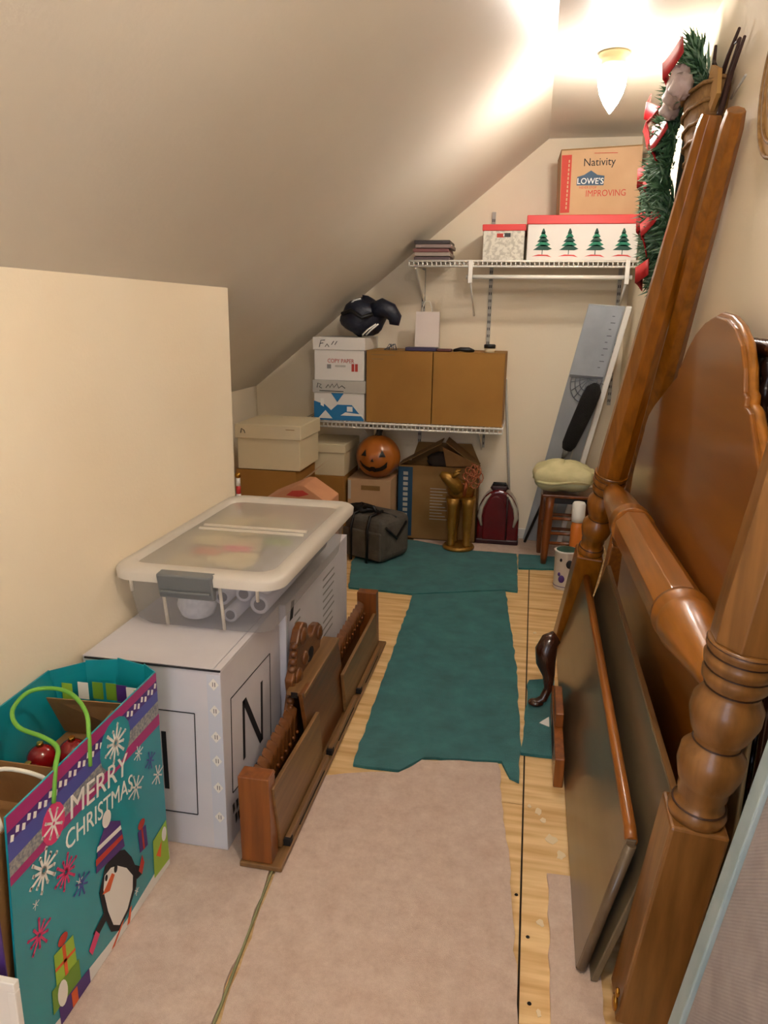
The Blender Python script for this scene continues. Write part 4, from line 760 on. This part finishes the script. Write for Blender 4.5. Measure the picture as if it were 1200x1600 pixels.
hb = thing('headboard', 'arched honey-brown headboard with stepped shoulders behind the blanket rail', 'headboard', (.42, 2.2, 0))
HB = [(3.10, .02), (3.10, .70), (3.09, .80), (3.05, .88), (2.985, .955), (2.95, 1.0), (2.945, 1.02), (2.90, 1.065), (2.82, 1.105), (2.70, 1.15), (2.58, 1.195), (2.50, 1.225), (2.455, 1.238), (2.45, 1.262), (2.43, 1.268), (2.36, 1.325), (2.28, 1.368), (2.18, 1.40), (2.06, 1.417), (1.95, 1.41), (1.86, 1.39), (1.78, 1.355), (1.73, 1.31), (1.70, 1.262), (1.68, 1.255), (1.675, 1.235), (1.655, 1.232), (1.63, 1.225), (1.60, 1.20), (1.54, 1.155), (1.48, 1.11), (1.44, 1.06), (1.415, 1.0), (1.41, .90), (1.41, .02)]
THB = Matrix.Translation((.400, 0, .012)) @ Matrix.Rotation(math.atan(.03), 4, 'Y')
MB().prism(HB, 'x', 0, .024).build('panel', 'head', hb, .004, 2, T=THB)
edge = [(0.0, y, z) for (y, z) in HB[1:-1]]
MB().tube([(.02, y, z) for (y, z) in HB[2:-2]], .011, 8).build('edge_moulding', 'honeyy', hb, T=THB)
bp_ = thing('bed_post', 'slender tapered bed post leaning on wall behind the footboard post', 'bed post', (.45, 3.80, .0))
post(bp_, (.45, 3.80, .004), (.489, 2.335, 1.96), 1.0, .86, top=.028)

lf = thing('table_leaf', 'long brown veneer board with painted grey sheen and amber bullnose edge leaning on posts', 'board', (.2, 2.2, 0))
MB().hexa([(.180, 1.42, .0117), (.202, 1.42, .0117), (.202, 3.085, .0117), (.180, 3.085, .0117)], [(.256, 1.42, .362), (.278, 1.42, .362), (.278, 2.975, .40), (.256, 2.975, .40)]).build('board', 'leaf', lf, .002)
MB().tube([(.2675, 1.425, .355), (.268, 1.46, .364), (.268, 2.0, .378), (.268, 2.97, .402)], .0135, 10).build('bullnose', 'leafedge', lf)
MB().tube([(.2675, 1.422, .35), (.225, 1.418, .17), (.192, 1.418, .02)], .0115, 10).build('bullnose', 'leaf', lf)
gl = thing('bed_slat_board', 'dull brown board standing between veneer leaf and footboard posts', 'board', (.33, 2.2, 0))
MB().hexa([(.210, 1.392, .0117), (.226, 1.392, .0117), (.226, 2.95, .0117), (.210, 2.95, .0117)], [(.336, 1.392, .475), (.352, 1.392, .475), (.352, 2.92, .475), (.336, 2.92, .475)]).build('board', 'leafb', gl, .003)
MB().hexa([(.3355, 1.392, .468), (.3495, 1.392, .468), (.3495, 2.92, .468), (.3355, 2.92, .468)], [(.3385, 1.392, .4775), (.3515, 1.392, .4775), (.3515, 2.92, .4775), (.3385, 2.92, .4775)]).build('top_edge', 'carvel', gl)
bf = thing('brass_bolt_cover', 'brass bolt cover on the block of the footboard post', 'fitting', (.25, 1.3, .1))
MB().ball((.2485, 1.30, .065), (.006, .014, .02), 12, 8).build('cover', 'brass', bf); MB().ball((.2495, 1.29, .10), (.005, .008, .011), 10, 8).build('bolt', 'brass', bf)
# cabriole leg and wood block
cb = thing('cabriole_leg', 'dark carved cabriole leg standing against the veneer board', 'furniture leg', (.1, 2.62, .011))
MB().tube([(.150, 2.64, .275), (.128, 2.63, .262), (.116, 2.62, .23), (.118, 2.615, .18), (.132, 2.615, .13), (.134, 2.61, .08), (.118, 2.60, .04), (.095, 2.595, .025), (.078, 2.59, .022)], [.026, .034, .04, .036, .023, .016, .016, .016, .010], 14).build('leg', 'darkwood', cb)
MB().ball((.092, 2.595, .0245), (.03, .024, .0135), 14, 8).build('foot', 'darkwood', cb)
MB().lathe((.155, 2.95, .33), (.165, 2.95, .37), [(0, .012), (.5, .02), (1, .01)], 10).build('knob', 'darkwood', cb) if False else None
wp = thing('wooden_bracket', 'narrow stepped wooden bracket lying beside the veneer board', 'wood piece', (.16, 2.35, 0))
bx('rail', 'carvep', .146, .176, 2.11, 2.60, .0005, .10, wp, .003); bx('step', 'carvep', .150, .176, 2.30, 2.5, .10, .15, wp, .003); bx('dark_recess', 'slot', .1452, .147, 2.24, 2.42, .03, .08, wp)
for y in (2.15, 2.19): MB().lathe((.1455, y, .06), (.147, y, .06), [(0, .004), (1, .004)], 8).build('screw_hole', 'slot', wp)
tag(MB().prism([(.105, 2.47), (.14, 2.45), (.14, 2.52), (.118, 2.49)], 'z', .0115, .013).build('paper_scrap', 'snow'), 'torn white paper scrap on teal carpet by the cabriole leg', 'paper')

# spool-turned bed end between headboard and wall
sp = thing('spool_bed_end', 'dark twist-turned bed end with beaded spindles behind the headboard', 'bed frame', (.495, 1.6, 0))
m_ = []
for i in range(46):
    t_ = i / 45; m_.append((t_, .017 + .005 * (1 if i % 2 else -1) * .8))
MB().lathe((.501, 1.43, 1.36), (.501, 1.96, 1.36), m_, 14).build('top_rail', 'darkwood', sp)
for y in (1.50, 1.59, 1.68, 1.77, 1.86):
    MB().lathe((.501, y, .5), (.501, y, 1.35), [(i / 60, .009 + .009 * abs(math.sin(i * PI / 4))) for i in range(61)], 10).build('spindle', 'black_twist', sp)
MB().tube([(.501, 1.43, .5), (.501, 1.96, .5)], .02, 10).build('lower_rail', 'darkwood', sp)
for y in (1.43, 1.96): MB().tube([(.501, y, .001), (.501, y, 1.38)], .02, 10).build('post', 'darkwood', sp)
tag(bx('cream_pad', 'creamf', .4675, .4775, 1.44, 1.60, .012, 1.12, bevel=.008), 'cream fabric pad tucked behind the headboard shoulder', 'pad')

# padded panel near the camera
pp = thing('padded_panel', 'grey ribbed fabric panel with pale blue edging leaning against the wall', 'panel', (.3, .6, .0115))
def sl_(z): return .262 + .150 * z
def pan(y0, y1, z0, z1, d0, d1, name, m, bev=.003): return MB().hexa([(sl_(z0) + d0, y0, z0), (sl_(z0) + d1, y0, z0), (sl_(z0) + d1, y1, z0), (sl_(z0) + d0, y1, z0)], [(sl_(z1) + d0, y0, z1), (sl_(z1) + d1, y0, z1), (sl_(z1) + d1, y1, z1), (sl_(z1) + d0, y1, z1)]).build(name, m, pp, bev)
pan(.05, 1.058, .05, 1.36, .008, .045, 'fabric', 'fabric'); pan(1.058, 1.10, .0117, 1.40, 0, .05, 'edging', 'piping'); pan(.01, .05, .0117, 1.40, 0, .05, 'edging', 'piping'); pan(.05, 1.058, 1.36, 1.40, 0, .05, 'edging', 'piping'); pan(.05, 1.058, .0117, .05, 0, .05, 'edging', 'piping')

# ------------------------------------------------------------ decorations hung on the right wall
gd = thing('christmas_swag', 'green garland swag with red velvet ribbon hanging on right wall', 'garland', (.5, 3.4, 1.95))
def tuft(mb, c, L, n, up):
    for i in range(n):
        d = Vector((-abs(random.gauss(.5, .45)), random.gauss(0, .6), random.gauss(up, .6))).normalized(); l = L * random.uniform(.6, 1.1)
        s_ = d.orthogonal().normalized() * .0065; p = Vector(c); tip = p + d * l; mid = p + d * l * .5
        n2 = d.cross(s_).normalized() * .004
        mb.add([tuple(p), tuple(mid + s_), tuple(tip), tuple(mid - s_), tuple(mid + n2)], [(0, 1, 4), (1, 2, 4), (2, 3, 4), (3, 0, 4)])
core = []
random.seed(11)
for m_n, cnt in (('needle', 330), ('needle2', 190)):
    mb = MB(); k = 0
    while k < cnt:
        u, v = random.uniform(-1, 1), random.uniform(-1, 1)
        if u * u + v * v > 1: continue
        y = 3.11 + u * .31 - .13 * v; z = 1.92 + v * .38
        if 2.5 < y < 2.98 and 1.58 < z < 2.14: continue
        k += 1
        c = (.50 - .06 * (1 - u * u - v * v) - random.uniform(0, .03), y, z); tuft(mb, c, .085, 10, .1)
    o = mb.build('pine_sprays', m_n, gd); o['kind'] = 'stuff'
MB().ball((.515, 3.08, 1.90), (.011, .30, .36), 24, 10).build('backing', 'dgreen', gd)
def ribbon_loop(c, s_, a, tilt):
    T = Matrix.Translation(c) @ Matrix.Rotation(a, 4, 'X') @ Matrix.Rotation(tilt, 4, 'Z'); rs = []
    n = 14; pts = [(-.035 * math.sin(PI * i / n) * s_, (-.07 + .14 * i / n) * s_ + .02 * math.sin(2 * PI * i / n) * s_) for i in range(n + 1)]
    v = []; w_ = .032 * s_
    for (x, y) in pts: v += [(x, y, -w_), (x, y, w_), (x + .004, y, w_), (x + .004, y, -w_)]
    f = []
    for i in range(n):
        b_ = 4 * i
        for j in range(4): f.append((b_ + j, b_ + (j + 1) % 4, b_ + 4 + (j + 1) % 4, b_ + 4 + j))
    f += [(0, 1, 2, 3), (4 * n + 3, 4 * n + 2, 4 * n + 1, 4 * n)]
    MB().add(v, f, True, T).build('ribbon_loop', 'ribbon', gd)
for (y, z, s_, a, t_) in ((2.88, 2.2, 1.25, -.7, 0.), (3.36, 2.2, 1.0, .6, .2), (3.30, 2.12, 1.1, 1.3, -.2), (3.12, 2.06, .9, -.3, .3), (3.04, 2.01, 1.15, -.9, 0), (3.34, 1.95, 1.2, -.3, .1), (3.24, 1.77, 1.15, -.6, 0), (3.08, 1.73, 1.2, -.9, .1), (3.16, 1.58, 1.0, -.4, 0), (3.2, 1.9, .9, -.9, 0)):
    ribbon_loop((.398, y - .03, z), s_, a, t_)
wk = thing('wicker_pocket', 'wicker wall basket with mauve bow hung beside the garland', 'basket', (.5, 2.8, 1.85))
rs = []
for i in range(12):
    t_ = i / 11; z = 1.62 + .49 * t_; r = .07 + .15 * t_ ** .7
    rs.append([(.518 - .09 * (.3 + .7 * t_) * abs(math.sin(PI * k / 12)), 2.80 - r * math.cos(PI * k / 12), z) for k in range(13)] + [(.52, 2.80, z)])
MB().rings(rs, True, True).build('cone', 'wicker', wk)
for i in range(11):
    t_ = i / 10; z = 1.63 + .475 * t_; r = .072 + .15 * t_ ** .7
    MB().tube([(.516 - .092 * (.3 + .7 * t_) * abs(math.sin(PI * k / 12)), 2.80 - r * math.cos(PI * k / 12), z + .004 * (k % 2)) for k in range(13)], .006, 6).build('weave_strand', 'wicker', wk)
for (y, z, r) in ((2.95, 2.15, .05), (2.88, 2.17, .055), (2.82, 2.14, .045), (3.0, 2.12, .04)):
    MB().ball((.405, y - .06, z - .01), (.035, r, r * .8), 14, 8, lambda a, th: 1 + .18 * math.sin(3 * a + 4 * th)).build('bow_loop', 'bow', wk)
MB().prism([(2.60, 2.02), (2.70, 2.10), (2.66, 2.16), (2.55, 2.12), (2.53, 2.05)], 'x', .47, .482).build('felt_flap', 'starc', wk)
tw = [[(.49, 2.70, 2.0), (.50, 2.68, 2.1), (.50, 2.58, 2.16), (.505, 2.50, 2.205)], [(.49, 2.62, 1.97), (.50, 2.60, 2.03), (.50, 2.53, 2.11), (.50, 2.45, 2.165)], [(.48, 2.58, 1.95), (.495, 2.56, 2.02), (.50, 2.50, 2.10), (.505, 2.42, 2.16)], [(.49, 2.80, 2.0), (.49, 2.78, 2.1), (.495, 2.76, 2.18), (.50, 2.79, 2.25)], [(.50, 2.455, 2.165), (.50, 2.51, 2.17)], [(.495, 2.765, 2.20), (.495, 2.71, 2.17)]]
twt = thing('twig_bundle', 'dark bare twigs sticking up from the wicker wall basket', 'twigs', (.5, 2.7, 2.02))
for p in tw: MB().tube(p, [.009, .008, .006, .004][:len(p)] if len(p) == 4 else [.005, .003], 6).build('twig', 'twig', twt)
MB().tube([(.515, 2.55, 2.04), (.515, 2.40, 2.06)], .0035, 6).build('wire_tie', 'lgrey', twt)
ht = thing('wicker_tray', 'round tan wicker tray hung on the right wall near camera side', 'basket', (.52, 1.93, 1.93))
MB().lathe((.526, 1.93, 1.93), (.490, 1.93, 1.93), [(0, .155), (.6, .17), (1, .165)], 32).build('tray', 'starc', ht)
for r in (.05, .09, .13, .16): MB().tube([(.489, 1.93 + r * math.cos(a), 1.93 + r * math.sin(a)) for a in (2 * PI * i / 30 for i in range(30))], .005, 6, True).build('coil', 'wicker', ht)
